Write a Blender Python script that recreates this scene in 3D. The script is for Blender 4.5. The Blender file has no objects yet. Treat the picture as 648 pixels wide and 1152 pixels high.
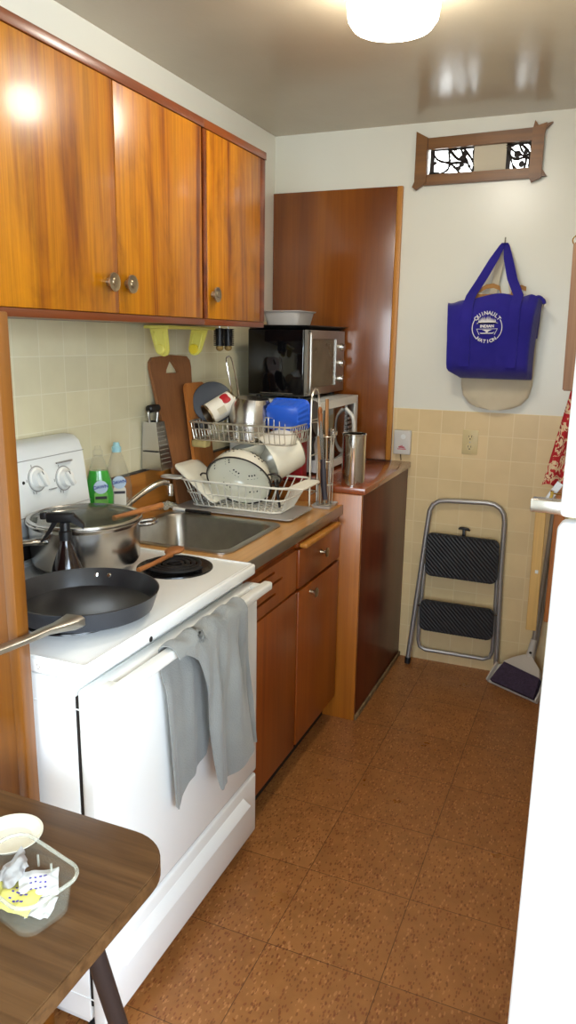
import bpy, bmesh, math, random
from mathutils import Vector, Matrix, Euler, noise as mnoise
PI = math.pi
random.seed(7)
scene = bpy.context.scene
COL = scene.collection

# ------------------------------------------------------------------ materials
def s2l(c):
    return tuple((x/12.92 if x <= .04045 else ((x+.055)/1.055)**2.4) for x in c)
def rgb(r, g, b):
    return s2l((r/255., g/255., b/255.)) + (1.,)

class NT:
    def __init__(self, name):
        self.m = bpy.data.materials.new(name); self.m.use_nodes = True
        self.t = self.m.node_tree; self.t.nodes.clear()
        self.out = self.n('ShaderNodeOutputMaterial')
        self.b = self.n('ShaderNodeBsdfPrincipled')
        self.l(self.b.outputs[0], self.out.inputs[0])
    def n(self, typ, **kw):
        nd = self.t.nodes.new(typ)
        for k, v in kw.items(): setattr(nd, k, v)
        return nd
    def l(self, a, b): self.t.links.new(a, b)
    def coord(self, kind='Object', scale=(1, 1, 1), rot=(0, 0, 0), loc=(0, 0, 0)):
        tc = self.n('ShaderNodeTexCoord'); mp = self.n('ShaderNodeMapping')
        mp.inputs['Scale'].default_value = scale; mp.inputs['Rotation'].default_value = rot; mp.inputs['Location'].default_value = loc
        self.l(tc.outputs[kind], mp.inputs[0]); return mp.outputs[0]
    def geo(self, scale=(1, 1, 1), rot=(0, 0, 0), loc=(0, 0, 0)):
        g = self.n('ShaderNodeNewGeometry'); mp = self.n('ShaderNodeMapping')
        mp.inputs['Scale'].default_value = scale; mp.inputs['Rotation'].default_value = rot; mp.inputs['Location'].default_value = loc
        self.l(g.outputs['Position'], mp.inputs[0]); return mp.outputs[0]
    def noise(self, vec, scale=5, detail=4, rough=.5, dist=0, w=None):
        nd = self.n('ShaderNodeTexNoise', noise_dimensions='4D' if w is not None else '3D')
        self.l(vec, nd.inputs['Vector'])
        if w is not None: self.l(w, nd.inputs['W'])
        nd.inputs['Scale'].default_value = scale; nd.inputs['Detail'].default_value = detail
        nd.inputs['Roughness'].default_value = rough; nd.inputs['Distortion'].default_value = dist
        return nd.outputs[0]
    def ramp(self, fac, stops, interp='LINEAR'):
        nd = self.n('ShaderNodeValToRGB'); cr = nd.color_ramp; cr.interpolation = interp
        while len(cr.elements) < len(stops): cr.elements.new(.5)
        for e, (p, c) in zip(cr.elements, stops): e.position = p; e.color = c
        self.l(fac, nd.inputs[0]); return nd.outputs[0]
    def math(self, op, a, b=None):
        nd = self.n('ShaderNodeMath', operation=op)
        for i, v in enumerate((a, b)):
            if v is None: continue
            if isinstance(v, (int, float)): nd.inputs[i].default_value = v
            else: self.l(v, nd.inputs[i])
        return nd.outputs[0]
    def mix(self, fac, a, b, blend='MIX'):
        nd = self.n('ShaderNodeMix', data_type='RGBA', blend_type=blend)
        if isinstance(fac, (int, float)): nd.inputs[0].default_value = fac
        else: self.l(fac, nd.inputs[0])
        for i, v in ((6, a), (7, b)):
            if isinstance(v, tuple): nd.inputs[i].default_value = v
            else: self.l(v, nd.inputs[i])
        return nd.outputs[2]
    def bump(self, h, strength=.2, dist=.01):
        nd = self.n('ShaderNodeBump'); nd.inputs['Strength'].default_value = strength; nd.inputs['Distance'].default_value = dist
        self.l(h, nd.inputs['Height']); self.l(nd.outputs[0], self.b.inputs['Normal']); return nd
    def rnd(self, k=10.):
        oi = self.n('ShaderNodeObjectInfo'); return self.math('MULTIPLY', oi.outputs['Random'], k)
    def set(self, **kw):
        M = dict(rough='Roughness', metal='Metallic', coat='Coat Weight', coatr='Coat Roughness', ior='IOR', trans='Transmission Weight',
                 spec='Specular IOR Level', alpha='Alpha', sheen='Sheen Weight', sss='Subsurface Weight')
        for k, v in kw.items(): self.b.inputs[M[k]].default_value = v
        return self

def plain(name, c, rough=.5, metal=0., var=.06, scale=8., bump=0., bscale=40., **kw):
    t = NT(name); v = t.coord()
    f = t.noise(v, scale, 3)
    a = tuple(x*(1-var) for x in c[:3])+(1,); b = tuple(min(1, x*(1+var)) for x in c[:3])+(1,)
    t.l(t.ramp(f, [(.3, a), (.7, b)]), t.b.inputs['Base Color'])
    t.set(rough=rough, metal=metal, **kw)
    if bump: t.bump(t.noise(v, bscale, 3), bump, .004)
    return t.m

def wood(name, stops, axis='z', band=6., stretch=12., grain=.25, rough=.35, coat=.0, coatr=.15, dist=1.2, space='obj', spec=.5, fig=0):
    t = NT(name)
    lo, hi = 1./stretch*band*.6, band
    sc = {'x': (lo, hi, hi), 'y': (hi, lo, hi), 'z': (hi, hi, lo)}[axis]
    v = t.coord(scale=sc) if space == 'obj' else t.geo(scale=sc)
    w = t.rnd(10.)
    n1 = t.noise(v, 1., 4, .5, dist, w=w)
    g = {'x': (2, 90, 90), 'y': (90, 2, 90), 'z': (90, 90, 2)}[axis]
    v2 = t.coord(scale=g) if space == 'obj' else t.geo(scale=g)
    n2 = t.noise(v2, 1.5, 3, .6, .3, w=w)
    c = t.ramp(n1, stops)
    dk = t.ramp(n2, [(.35, (.45, .4, .36, 1)), (.6, (1, 1, 1, 1))])
    c = t.mix(grain, c, dk, 'MULTIPLY')
    if fig:
        n3 = t.noise(t.coord(scale=(3, 3, 1.1)), 2.2, 5, .62, 1.6, w=w)
        c = t.mix(fig, c, t.ramp(n3, [(.3, (.5, .42, .3, 1)), (.5, (1, 1, 1, 1)), (.72, (1.25, 1.25, 1.0, 1))]), 'MULTIPLY')
    t.l(c, t.b.inputs['Base Color'])
    t.set(rough=rough, coat=coat, coatr=coatr, spec=spec)
    t.bump(n2, .04, .002)
    return t.m

def tile_mat(name, base, grout, ax, o1, oz, size=.108, w=.0022, rough=.3):
    """square wall tile, joints drawn at their real pitch; ax: horizontal axis 0 (x) or 1 (y)"""
    t = NT(name)
    g = t.n('ShaderNodeNewGeometry'); sp = t.n('ShaderNodeSeparateXYZ'); t.l(g.outputs['Position'], sp.inputs[0])
    ds, ids = [], []
    for out, o in ((sp.outputs[ax], o1), (sp.outputs[2], oz)):
        u = t.math('DIVIDE', t.math('SUBTRACT', out, o), size)
        fr = t.math('FRACT', u); ids.append(t.math('FLOOR', u))
        ds.append(t.math('ABSOLUTE', t.math('SUBTRACT', fr, .5)))
    d = t.math('MAXIMUM', *ds)
    gr = t.n('ShaderNodeMapRange', interpolation_type='SMOOTHSTEP'); t.l(d, gr.inputs[0])
    gr.inputs[1].default_value = .5-w/size*1.3; gr.inputs[2].default_value = .5-w/size*.5
    cb = t.n('ShaderNodeCombineXYZ'); t.l(ids[0], cb.inputs[0]); t.l(ids[1], cb.inputs[1])
    wn = t.n('ShaderNodeTexWhiteNoise'); t.l(cb.outputs[0], wn.inputs[0])
    a = tuple(x*.95 for x in base[:3])+(1,); b = tuple(min(1, x*1.05) for x in base[:3])+(1,)
    c = t.ramp(wn.outputs[0], [(0, a), (1, b)])
    mott = t.ramp(t.noise(t.geo(), 9, 3), [(.3, (.93, .92, .9, 1)), (.7, (1, 1, 1, 1))])
    c = t.mix(1., c, mott, 'MULTIPLY')
    t.l(t.mix(gr.outputs[0], c, grout), t.b.inputs['Base Color'])
    t.set(rough=rough, spec=.35)
    h = t.math('SUBTRACT', 1., gr.outputs[0])
    hn = t.math('ADD', h, t.math('MULTIPLY', t.noise(t.geo(), 6, 2), .25))
    t.bump(hn, .12, .004)
    return t.m

def floor_mat():
    t = NT('floor tiles')
    g = t.n('ShaderNodeNewGeometry'); sp = t.n('ShaderNodeSeparateXYZ'); t.l(g.outputs['Position'], sp.inputs[0])
    ds, ids = [], []
    for out, o in ((sp.outputs[0], .868), (sp.outputs[1], 1.516)):
        u = t.math('DIVIDE', t.math('SUBTRACT', out, o), .3055)
        ids.append(t.math('FLOOR', u)); ds.append(t.math('ABSOLUTE', t.math('SUBTRACT', t.math('FRACT', u), .5)))
    d = t.math('MAXIMUM', *ds)
    gr = t.n('ShaderNodeMapRange', interpolation_type='SMOOTHSTEP'); t.l(d, gr.inputs[0])
    gr.inputs[1].default_value = .4945; gr.inputs[2].default_value = .4985
    cb = t.n('ShaderNodeCombineXYZ'); t.l(ids[0], cb.inputs[0]); t.l(ids[1], cb.inputs[1])
    wn = t.n('ShaderNodeTexWhiteNoise'); t.l(cb.outputs[0], wn.inputs[0])
    base = t.ramp(wn.outputs[0], [(0, rgb(154, 101, 54)), (1, rgb(165, 111, 61))])
    mott = t.ramp(t.noise(t.geo(), 14, 4, .6), [(.3, (.82, .8, .78, 1)), (.7, (1.08, 1.08, 1.08, 1))])
    c = t.mix(1., base, mott, 'MULTIPLY')
    # flecks: stretched cells, two directions, light and dark chips
    for rot, sc, col, thr in (((0, 0, .5), (170, 75, 1), rgb(192, 134, 82), .84), ((0, 0, -.7), (180, 80, 1), rgb(104, 56, 28), .88), ((0, 0, 1.4), (190, 85, 1), rgb(120, 58, 30), .8)):
        vo = t.n('ShaderNodeTexVoronoi'); t.l(t.geo(scale=sc, rot=rot), vo.inputs['Vector']); vo.inputs['Scale'].default_value = 1.
        pick = t.n('ShaderNodeSeparateColor'); t.l(vo.outputs['Color'], pick.inputs[0])
        on = t.math('MULTIPLY', t.math('GREATER_THAN', pick.outputs[0], thr), t.math('LESS_THAN', vo.outputs['Distance'], .5))
        c = t.mix(t.math('MULTIPLY', on, .6), c, col)
    c = t.mix(t.math('MULTIPLY', gr.outputs[0], .8), c, rgb(62, 34, 18))
    t.l(c, t.b.inputs['Base Color'])
    rn = t.ramp(t.noise(t.geo(), 5, 4, .6), [(.3, (.26,)*3+(1,)), (.75, (.44,)*3+(1,))])
    t.l(rn, t.b.inputs['Roughness']); t.set(spec=.45)
    hn = t.math('ADD', t.math('MULTIPLY', gr.outputs[0], -1.), t.math('MULTIPLY', t.noise(t.geo(), 18, 3), .4))
    t.bump(hn, .12, .003)
    return t.m

def glassy(name, c, rough=.03, ior=1.45, alpha=.05, gz=.22):
    t = NT(name)
    v = t.coord(); f = t.noise(v, 6, 2)
    t.l(t.ramp(f, [(.3, tuple(x*.97 for x in c[:3])+(1,)), (.7, c)]), t.b.inputs['Base Color'])
    # thin-walled clear material: mostly see-through, glossy and denser towards grazing angles
    lw = t.n('ShaderNodeLayerWeight'); lw.inputs[0].default_value = .35
    mr = t.n('ShaderNodeMapRange'); t.l(lw.outputs['Facing'], mr.inputs[0]); mr.inputs[3].default_value = alpha; mr.inputs[4].default_value = min(1, alpha+gz)
    t.l(mr.outputs[0], t.b.inputs['Alpha'])
    t.set(rough=rough, spec=.8); return t.m

def emit(name, c, strength):
    t = NT(name); e = t.n('ShaderNodeEmission'); e.inputs[0].default_value = c; e.inputs[1].default_value = strength
    t.l(e.outputs[0], t.out.inputs[0]); return t.m

Mt = {}
Mt['floor'] = floor_mat()
Mt['wall'] = plain('wall paint', rgb(233, 231, 218), .35, var=.015, scale=2, bump=.06, bscale=60)
Mt['wallback'] = plain('upper wall paint', rgb(228, 228, 216), .28, var=.02, scale=2, bump=.08, bscale=35)
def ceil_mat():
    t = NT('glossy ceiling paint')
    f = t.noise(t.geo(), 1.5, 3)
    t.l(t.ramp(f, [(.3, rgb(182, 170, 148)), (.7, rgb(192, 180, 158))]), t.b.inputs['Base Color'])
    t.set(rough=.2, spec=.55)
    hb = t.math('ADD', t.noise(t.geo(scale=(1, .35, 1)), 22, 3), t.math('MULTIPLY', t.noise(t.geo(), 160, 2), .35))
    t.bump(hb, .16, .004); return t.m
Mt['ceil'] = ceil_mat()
Mt['tileL'] = tile_mat('cream wall tile', rgb(234, 226, 190), rgb(240, 234, 206), 1, 1.777, 1.483, .110, w=.0016)
Mt['tileB'] = tile_mat('tan wall tile', rgb(232, 208, 160), rgb(236, 216, 174), 0, .75, 1.235, .107, w=.002)
Mt['uwood'] = wood('varnished birch doors', [(.26, rgb(74, 28, 4)), (.37, rgb(124, 58, 5)), (.46, rgb(168, 100, 6)), (.6, rgb(182, 116, 9)), (.68, rgb(156, 86, 5)), (.76, rgb(96, 40, 5))], 'z', 7., 12., .5, .34, .25, .16, dist=2.4, fig=.75, spec=.4)
Mt['redwood'] = wood('red brown trim wood', [(.3, rgb(84, 36, 8)), (.55, rgb(114, 52, 12)), (.75, rgb(130, 66, 17))], 'y', 9., 10., .3, .34, .25, .18)
Mt['bwood'] = wood('base cabinet wood', [(.3, rgb(108, 46, 12)), (.5, rgb(144, 70, 19)), (.7, rgb(162, 86, 26))], 'z', 7., 10., .25, .32, .4, .18)
Mt['owood'] = wood('orange pine panel', [(.3, rgb(150, 84, 22)), (.5, rgb(182, 110, 32)), (.7, rgb(164, 94, 26))], 'z', 8., 12., .25, .34, .4, .18)
Mt['postwood'] = wood('dark orange pine post', [(.3, rgb(96, 52, 6)), (.5, rgb(126, 74, 10)), (.7, rgb(112, 63, 8))], 'z', 8., 12., .3, .36, .3, .2)
Mt['ply'] = wood('stained plywood', [(.28, rgb(106, 53, 13)), (.5, rgb(134, 72, 19)), (.72, rgb(150, 86, 25))], 'z', 5., 8., .25, .25, .6, .12)
Mt['plyedge'] = wood('plywood edge', [(.3, rgb(176, 112, 40)), (.7, rgb(206, 142, 62))], 'z', 12., 12., .3, .4)
Mt['darkply'] = wood('dark varnished panel', [(.3, rgb(84, 34, 18)), (.5, rgb(104, 46, 24)), (.7, rgb(116, 54, 28))], 'z', 5., 9., .2, .34, .04, .25, spec=.18)
Mt['topwood'] = wood('varnished red top', [(.3, rgb(126, 56, 22)), (.5, rgb(150, 72, 30)), (.7, rgb(164, 84, 36))], 'y', 6., 9., .2, .2, .8, .1)
Mt['laminate'] = wood('tan woodgrain laminate', [(.3, rgb(192, 138, 72)), (.5, rgb(208, 156, 90)), (.7, rgb(216, 166, 100))], 'y', 12., 14., .2, .28, .3, .15)
Mt['splash'] = wood('woodgrain backsplash', [(.3, rgb(160, 98, 36)), (.5, rgb(184, 120, 50)), (.7, rgb(196, 132, 58))], 'y', 10., 12., .15, .35)
Mt['tabletop'] = wood('walnut laminate', [(.28, rgb(68, 46, 26)), (.45, rgb(90, 63, 37)), (.6, rgb(102, 73, 44)), (.75, rgb(76, 52, 30))], 'x', 30., 12., .5, .3, .2, .2)
Mt['ventwood'] = wood('brown frame wood', [(.3, rgb(104, 64, 16)), (.7, rgb(136, 88, 28))], 'x', 14., 12., .3, .4)
Mt['beech'] = wood('pale beech', [(.3, rgb(200, 158, 88)), (.7, rgb(226, 188, 116))], 'z', 14., 12., .2, .45)
Mt['brownboard'] = wood('brown board', [(.3, rgb(132, 84, 50)), (.7, rgb(160, 108, 66))], 'z', 8., 10., .3, .5)
Mt['orangeboard'] = wood('orange board', [(.3, rgb(176, 104, 44)), (.7, rgb(204, 130, 62))], 'z', 10., 10., .25, .45)
Mt['spoonwood'] = wood('spoon wood', [(.3, rgb(140, 80, 34)), (.7, rgb(182, 116, 58))], 'y', 20., 10., .3, .5)
Mt['handlewood'] = wood('handle wood', [(.3, rgb(150, 100, 56)), (.7, rgb(190, 140, 88))], 'z', 20., 10., .3, .5)
Mt['rod'] = wood('grey brown wood', [(.3, rgb(142, 104, 74)), (.7, rgb(176, 138, 104))], 'z', 12., 10., .3, .5)
Mt['enamel'] = plain('white enamel', rgb(240, 241, 238), .18, var=.01, coat=.3, coatr=.08)
Mt['whiteplastic'] = plain('white plastic', rgb(236, 236, 230), .35, var=.01)
Mt['fridge'] = plain('white fridge enamel', rgb(238, 240, 242), .4, var=.01, bump=.04, bscale=200)
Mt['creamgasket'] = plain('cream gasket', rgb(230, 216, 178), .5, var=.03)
Mt['panelgrey'] = plain('white control panel', rgb(228, 232, 230), .3, var=.01)
Mt['black'] = plain('black plastic', rgb(20, 20, 22), .4, var=.1)
Mt['blackgloss'] = plain('glossy black', rgb(10, 10, 12), .06, var=.1, coat=.5, coatr=.03)
Mt['blackrubber'] = plain('black rubber', rgb(24, 25, 26), .6, var=.15)
Mt['darkgap'] = plain('dark gap', rgb(26, 20, 16), .8)
Mt['coil'] = plain('burner coil', rgb(28, 27, 28), .5, .4, var=.15)
Mt['drip'] = plain('drip pan enamel', rgb(18, 18, 20), .25, var=.1)
Mt['steel'] = plain('brushed steel', rgb(190, 186, 180), .24, 1., var=.05, scale=20)
Mt['steelsat'] = plain('satin steel', rgb(176, 172, 164), .36, 1., var=.06, scale=20)
Mt['chrome'] = plain('chrome', rgb(216, 214, 210), .1, 1., var=.02)
Mt['sinksteel'] = plain('sink steel', rgb(172, 166, 156), .3, 1., var=.06, scale=30, bump=.03, bscale=90)
Mt['nickel'] = plain('aged nickel', rgb(180, 164, 138), .28, 1., var=.12, scale=60)
Mt['greysteel'] = plain('grey steel tube', rgb(168, 166, 164), .33, .6, var=.05)
Mt['nonstick'] = plain('anodised pan outside', rgb(58, 60, 66), .34, .3, var=.08, scale=14)
Mt['nonstickin'] = plain('nonstick coating', rgb(42, 41, 42), .32, .0, var=.25, scale=11)
def step_mat():
    t = NT('ribbed black step'); v = t.coord(rot=(0, .75, 0))
    w = t.n('ShaderNodeTexWave', wave_type='BANDS', bands_direction='X'); t.l(v, w.inputs[0]); w.inputs['Scale'].default_value = 22; w.inputs['Distortion'].default_value = .6
    f = t.noise(t.coord(), 14, 3)
    t.l(t.ramp(f, [(.3, rgb(20, 21, 23)), (.7, rgb(32, 33, 35))]), t.b.inputs['Base Color']); t.set(rough=.48)
    t.bump(w.outputs[1], .28, .006); return t.m
Mt['step'] = step_mat()
def terry(name, c1, c2, bs=260):
    t = NT(name); v = t.coord()
    t.l(t.ramp(t.noise(v, 7, 4), [(.3, c1), (.7, c2)]), t.b.inputs['Base Color']); t.set(rough=.95, sheen=.3, spec=.1)
    t.bump(t.noise(v, bs, 2, .7), .5, .003); return t.m
Mt['towel'] = terry('grey terry', rgb(130, 132, 130), rgb(146, 148, 144))
Mt['bluebag'] = terry('royal blue nonwoven', rgb(38, 34, 128), rgb(48, 42, 146), 420)
Mt['canvas'] = terry('cream canvas', rgb(206, 196, 170), rgb(220, 210, 186), 500)
Mt['kraft'] = plain('kraft paper', rgb(168, 122, 66), .8, var=.1)
Mt['logo'] = plain('pale print', rgb(222, 222, 226), .7, var=.02)
def apron_mat():
    t = NT('red leaf print cloth'); v = t.coord(scale=(1, 1, .6))
    n = t.noise(v, 34, 2, .5, 1.5)
    t.l(t.ramp(n, [(.42, rgb(176, 30, 40)), (.5, rgb(186, 40, 48)), (.53, rgb(224, 196, 160)), (.6, rgb(226, 204, 170)), (.64, rgb(150, 24, 34))]), t.b.inputs['Base Color'])
    t.set(rough=.9); return t.m
Mt['apron'] = apron_mat()
Mt['yellow'] = plain('pale yellow plastic', rgb(226, 218, 110), .4, var=.04)
Mt['yellow2'] = plain('yellow plastic cap', rgb(232, 208, 50), .4, var=.04)
Mt['cork'] = plain('tan brush tip', rgb(150, 122, 66), .7, var=.2, scale=60)
Mt['blue'] = plain('blue plastic', rgb(34, 92, 210), .35, var=.06)
Mt['bluecap'] = plain('pale blue cap', rgb(150, 196, 206), .4, var=.03)
Mt['green'] = plain('green soap', rgb(16, 168, 20), .2, var=.1, coat=.6, coatr=.05)
Mt['clear'] = glassy('clear plastic', rgb(150, 152, 140), .06)
Mt['clearsoap'] = glassy('clear soap', rgb(206, 204, 186), .1, alpha=.4)
Mt['glass'] = glassy('lid glass', rgb(96, 104, 84), .04, alpha=.10)
Mt['tubclear'] = glassy('clear tub', rgb(200, 204, 186), .12, alpha=.015, gz=.14)
Mt['tubrim'] = glassy('clear tub rim', rgb(206, 208, 192), .12, alpha=.30, gz=.3)
Mt['frost'] = plain('milky plastic', rgb(196, 192, 188), .4, var=.03, alpha=.8)
Mt['creamenamel'] = plain('cream enamel', rgb(236, 232, 214), .15, var=.01, coat=.4, coatr=.05)
Mt['creamwire'] = plain('white coated wire', rgb(226, 222, 208), .35, var=.02)
Mt['chromewire'] = plain('chromed wire', rgb(206, 200, 184), .3, .7, var=.06)
Mt['slate'] = plain('dark slate coating', rgb(66, 70, 78), .5, var=.08)
Mt['red'] = plain('red carton', rgb(178, 24, 36), .5, var=.08)
Mt['redprint'] = plain('red print', rgb(196, 40, 70), .5, var=.05)
Mt['labelwhite'] = plain('white paper label', rgb(230, 224, 210), .6, var=.03)
Mt['labelblue'] = plain('blue print', rgb(40, 64, 140), .5, var=.05)
Mt['labelpale'] = plain('pale blue label', rgb(190, 208, 226), .5, var=.05)
Mt['labelgreen'] = plain('light green label', rgb(120, 190, 80), .5, var=.25, scale=70)
Mt['labeldark'] = plain('dark label', rgb(50, 44, 52), .5, var=.05)
Mt['beige'] = plain('beige alarm plastic', rgb(206, 204, 198), .5, var=.02)
Mt['beigeplate'] = plain('ivory outlet plastic', rgb(214, 196, 146), .4, var=.02)
Mt['purple'] = plain('dark purple bristle', rgb(58, 44, 66), .8, var=.3, scale=90, bump=.6, bscale=220)
Mt['broomgrey'] = plain('pale grey plastic', rgb(200, 194, 184), .45, var=.03)
Mt['ovenglass'] = plain('oven window glass', rgb(104, 104, 90), .08, var=.25, scale=7, coat=.5, coatr=.04)  # pale grey-green base stands in for window light reflected in the glass
Mt['handlegrey'] = plain('grey handle', rgb(150, 142, 132), .4, .3, var=.05)
Mt['brass'] = plain('brass', rgb(204, 170, 90), .25, 1., var=.06)
Mt['twine'] = plain('yellow twine', rgb(214, 184, 84), .8, var=.1)
Mt['alu'] = plain('aluminium strip', rgb(190, 190, 188), .4, .8, var=.04)
Mt['darkleg'] = plain('dark brown steel', rgb(50, 43, 42), .4, .3, var=.06)
Mt['pinkmid'] = plain('beige board', rgb(206, 196, 172), .6, var=.03)
Mt['fret'] = plain('dark fretwork', rgb(30, 20, 16), .6, var=.1)
Mt['packyellow'] = plain('yellow packet', rgb(206, 200, 104), .55, var=.05)
Mt['packwhite'] = plain('white packet', rgb(196, 196, 192), .5, var=.04)
Mt['packprint'] = plain('violet print', rgb(74, 60, 140), .6, var=.05)
Mt['foil'] = plain('foil packet', rgb(186, 186, 190), .3, .7, var=.1)
Mt['amber'] = plain('dark brown bottle plastic', rgb(26, 14, 16), .15, var=.1, coat=.5, coatr=.05)
Mt['sponge'] = plain('yellow sponge', rgb(190, 170, 110), .9, var=.15, scale=50)
Mt['lamp'] = emit('lit lamp glass', (1., .925, .80, 1), 29.)
Mt['vlight'] = emit('daylight through the fretwork', (.95, 1., 1., 1), 3.2)
Mt['rust'] = plain('worn base strip', rgb(126, 104, 72), .8, var=.35, scale=40)

# ------------------------------------------------------------------ mesh helpers
ROOTM = {}
def T(x, y, z): return Matrix.Translation((x, y, z))
def R(a, ax): return Matrix.Rotation(a, 4, ax)
def frame(o, z, x=None):
    """matrix with origin o and local z along z"""
    z = Vector(z).normalized()
    x = Vector(x) if x is not None else (Vector((1, 0, 0)) if abs(z.x) < .9 else Vector((0, 1, 0)))
    x = (x-z*x.dot(z)).normalized(); y = z.cross(x)
    m = Matrix((x, y, z)).transposed().to_4x4(); m.translation = Vector(o); return m
def spline(pts, n=6):
    P = [Vector(p) for p in pts]; out = []
    for i in range(len(P)-1):
        p0 = P[i-1] if i else P[0]*2-P[1]; p1, p2 = P[i], P[i+1]; p3 = P[i+2] if i+2 < len(P) else P[-1]*2-P[-2]
        for k in range(n):
            t = k/n
            out.append(.5*((2*p1)+(p2-p0)*t+(2*p0-5*p1+4*p2-p3)*t*t+(3*p1-p0-3*p2+p3)*t**3))
    out.append(P[-1]); return out
def rrect(w, h, r, n=5):
    out = []
    for cx, cy, a in ((w/2-r, h/2-r, 0), (-w/2+r, h/2-r, PI/2), (-w/2+r, -h/2+r, PI), (w/2-r, -h/2+r, 3*PI/2)):
        for k in range(n+1):
            b = a+PI/2*k/n; out.append((cx+r*math.cos(b), cy+r*math.sin(b)))
    return out
def circ(r, n=24, cx=0, cy=0): return [(cx+r*math.cos(2*PI*k/n), cy+r*math.sin(2*PI*k/n)) for k in range(n)]

class M:
    def __init__(s): s.bm = bmesh.new(); s.mats = []; s.cur = 0
    def mat(s, name):
        if name not in s.mats: s.mats.append(name)
        s.cur = s.mats.index(name); return s
    def _fin(s, faces):
        for f in faces: f.material_index = s.cur
    def box(s, x0, x1, y0, y1, z0, z1, bev=0, seg=2, mtx=None):
        b = bmesh.new(); bmesh.ops.create_cube(b, size=1)
        for v in b.verts: v.co = Vector(((x0+x1)/2+v.co.x*(x1-x0), (y0+y1)/2+v.co.y*(y1-y0), (z0+z1)/2+v.co.z*(z1-z0)))
        if bev: bmesh.ops.bevel(b, geom=list(b.edges), offset=bev, segments=seg, affect='EDGES', profile=.5, clamp_overlap=True)
        return s.add(b, mtx)
    def add(s, b, mtx=None):
        vm = {}
        for v in b.verts: vm[v] = s.bm.verts.new(mtx @ v.co if mtx is not None else v.co)
        fs = []
        for f in b.faces:
            try: fs.append(s.bm.faces.new([vm[v] for v in f.verts]))
            except ValueError: pass
        s._fin(fs); b.free(); return s
    def tube(s, pts, r, n=8, closed=False, flat=1.):
        P = [Vector(p) for p in pts]; N = len(P); rings = []
        rs = r if isinstance(r, (list, tuple)) else [r]*N
        up = None
        for i, p in enumerate(P):
            if closed: t = P[(i+1) % N]-P[i-1]
            else: t = P[min(i+1, N-1)]-P[max(i-1, 0)]
            t.normalize()
            if up is None: up = Vector((0, 0, 1)) if abs(t.z) < .9 else Vector((1, 0, 0))
            up = (up-t*up.dot(t)).normalized(); sd = t.cross(up)
            rings.append([s.bm.verts.new(p+(sd*math.cos(2*PI*k/n)+up*math.sin(2*PI*k/n)*flat)*rs[i]) for k in range(n)])
        fs = []
        for i in range(N if closed else N-1):
            a, b = rings[i], rings[(i+1) % N]
            for k in range(n): fs.append(s.bm.faces.new((a[k], a[(k+1) % n], b[(k+1) % n], b[k])))
        if not closed:
            fs.append(s.bm.faces.new(rings[0][::-1])); fs.append(s.bm.faces.new(rings[-1]))
        s._fin(fs); return s
    def lathe(s, prof, mtx=None, seg=32, closed=False):
        rings = []; fs = []
        for r, z in prof:
            if r < 1e-6: rings.append([s.bm.verts.new(Vector((0, 0, z)))])
            else: rings.append([s.bm.verts.new(Vector((r*math.cos(2*PI*k/seg), r*math.sin(2*PI*k/seg), z))) for k in range(seg)])
        prs = list(zip(rings, rings[1:]))+([(rings[-1], rings[0])] if closed else [])
        for a, b in prs:
            if len(a) == 1 and len(b) == 1: continue
            for k in range(seg):
                k2 = (k+1) % seg
                if len(a) == 1: fs.append(s.bm.faces.new((a[0], b[k2], b[k])))
                elif len(b) == 1: fs.append(s.bm.faces.new((a[k], a[k2], b[0])))
                else: fs.append(s.bm.faces.new((a[k], a[k2], b[k2], b[k])))
        s._fin(fs)
        if mtx is not None:
            for rg in rings:
                for v in rg: v.co = mtx @ v.co
        return s
    def prism(s, poly, z0, z1, mtx=None, holes=(), bev=0):
        b = bmesh.new()
        loops = [list(poly)]+[list(h) for h in holes]
        es = []
        for lp in loops:
            vs = [b.verts.new((x, y, z0)) for x, y in lp]
            for i in range(len(vs)): es.append(b.edges.new((vs[i], vs[(i+1) % len(vs)])))
        if holes: bmesh.ops.triangle_fill(b, edges=es, use_beauty=True, use_dissolve=False)
        else: b.faces.new(list(b.verts))
        r = bmesh.ops.extrude_face_region(b, geom=list(b.faces))
        for v in [g for g in r['geom'] if isinstance(g, bmesh.types.BMVert)]: v.co.z = z1
        bmesh.ops.recalc_face_normals(b, faces=list(b.faces))
        if bev:
            ee = [e for e in b.edges if len(e.link_faces) == 2 and e.calc_face_angle(0) > .6 and abs(e.verts[0].co.z-e.verts[1].co.z) < 1e-6]
            bmesh.ops.bevel(b, geom=ee, offset=bev, segments=2, affect='EDGES', clamp_overlap=True)
        return s.add(b, mtx)
    def loft(s, loops, cap0=True, cap1=True, mtx=None):
        rings = [[s.bm.verts.new(mtx @ Vector(p) if mtx is not None else Vector(p)) for p in lp] for lp in loops]
        n = len(rings[0]); fs = []
        for a, b in zip(rings, rings[1:]):
            for k in range(n): fs.append(s.bm.faces.new((a[k], a[(k+1) % n], b[(k+1) % n], b[k])))
        if cap0: fs.append(s.bm.faces.new(rings[0][::-1]))
        if cap1: fs.append(s.bm.faces.new(rings[-1]))
        s._fin(fs); return s
    def grid(s, fn, nu, nv, thick=0.):
        """surface fn(u,v); with thick a closed shell"""
        V = [[Vector(fn(i/nu, j/nv)) for j in range(nv+1)] for i in range(nu+1)]
        def nrm(i, j):
            a = V[min(i+1, nu)][j]-V[max(i-1, 0)][j]; b = V[i][min(j+1, nv)]-V[i][max(j-1, 0)]
            c = a.cross(b); return c.normalized() if c.length > 1e-9 else Vector((0, 0, 1))
        A = [[s.bm.verts.new(V[i][j]) for j in range(nv+1)] for i in range(nu+1)]
        fs = []
        for i in range(nu):
            for j in range(nv): fs.append(s.bm.faces.new((A[i][j], A[i+1][j], A[i+1][j+1], A[i][j+1])))
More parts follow.
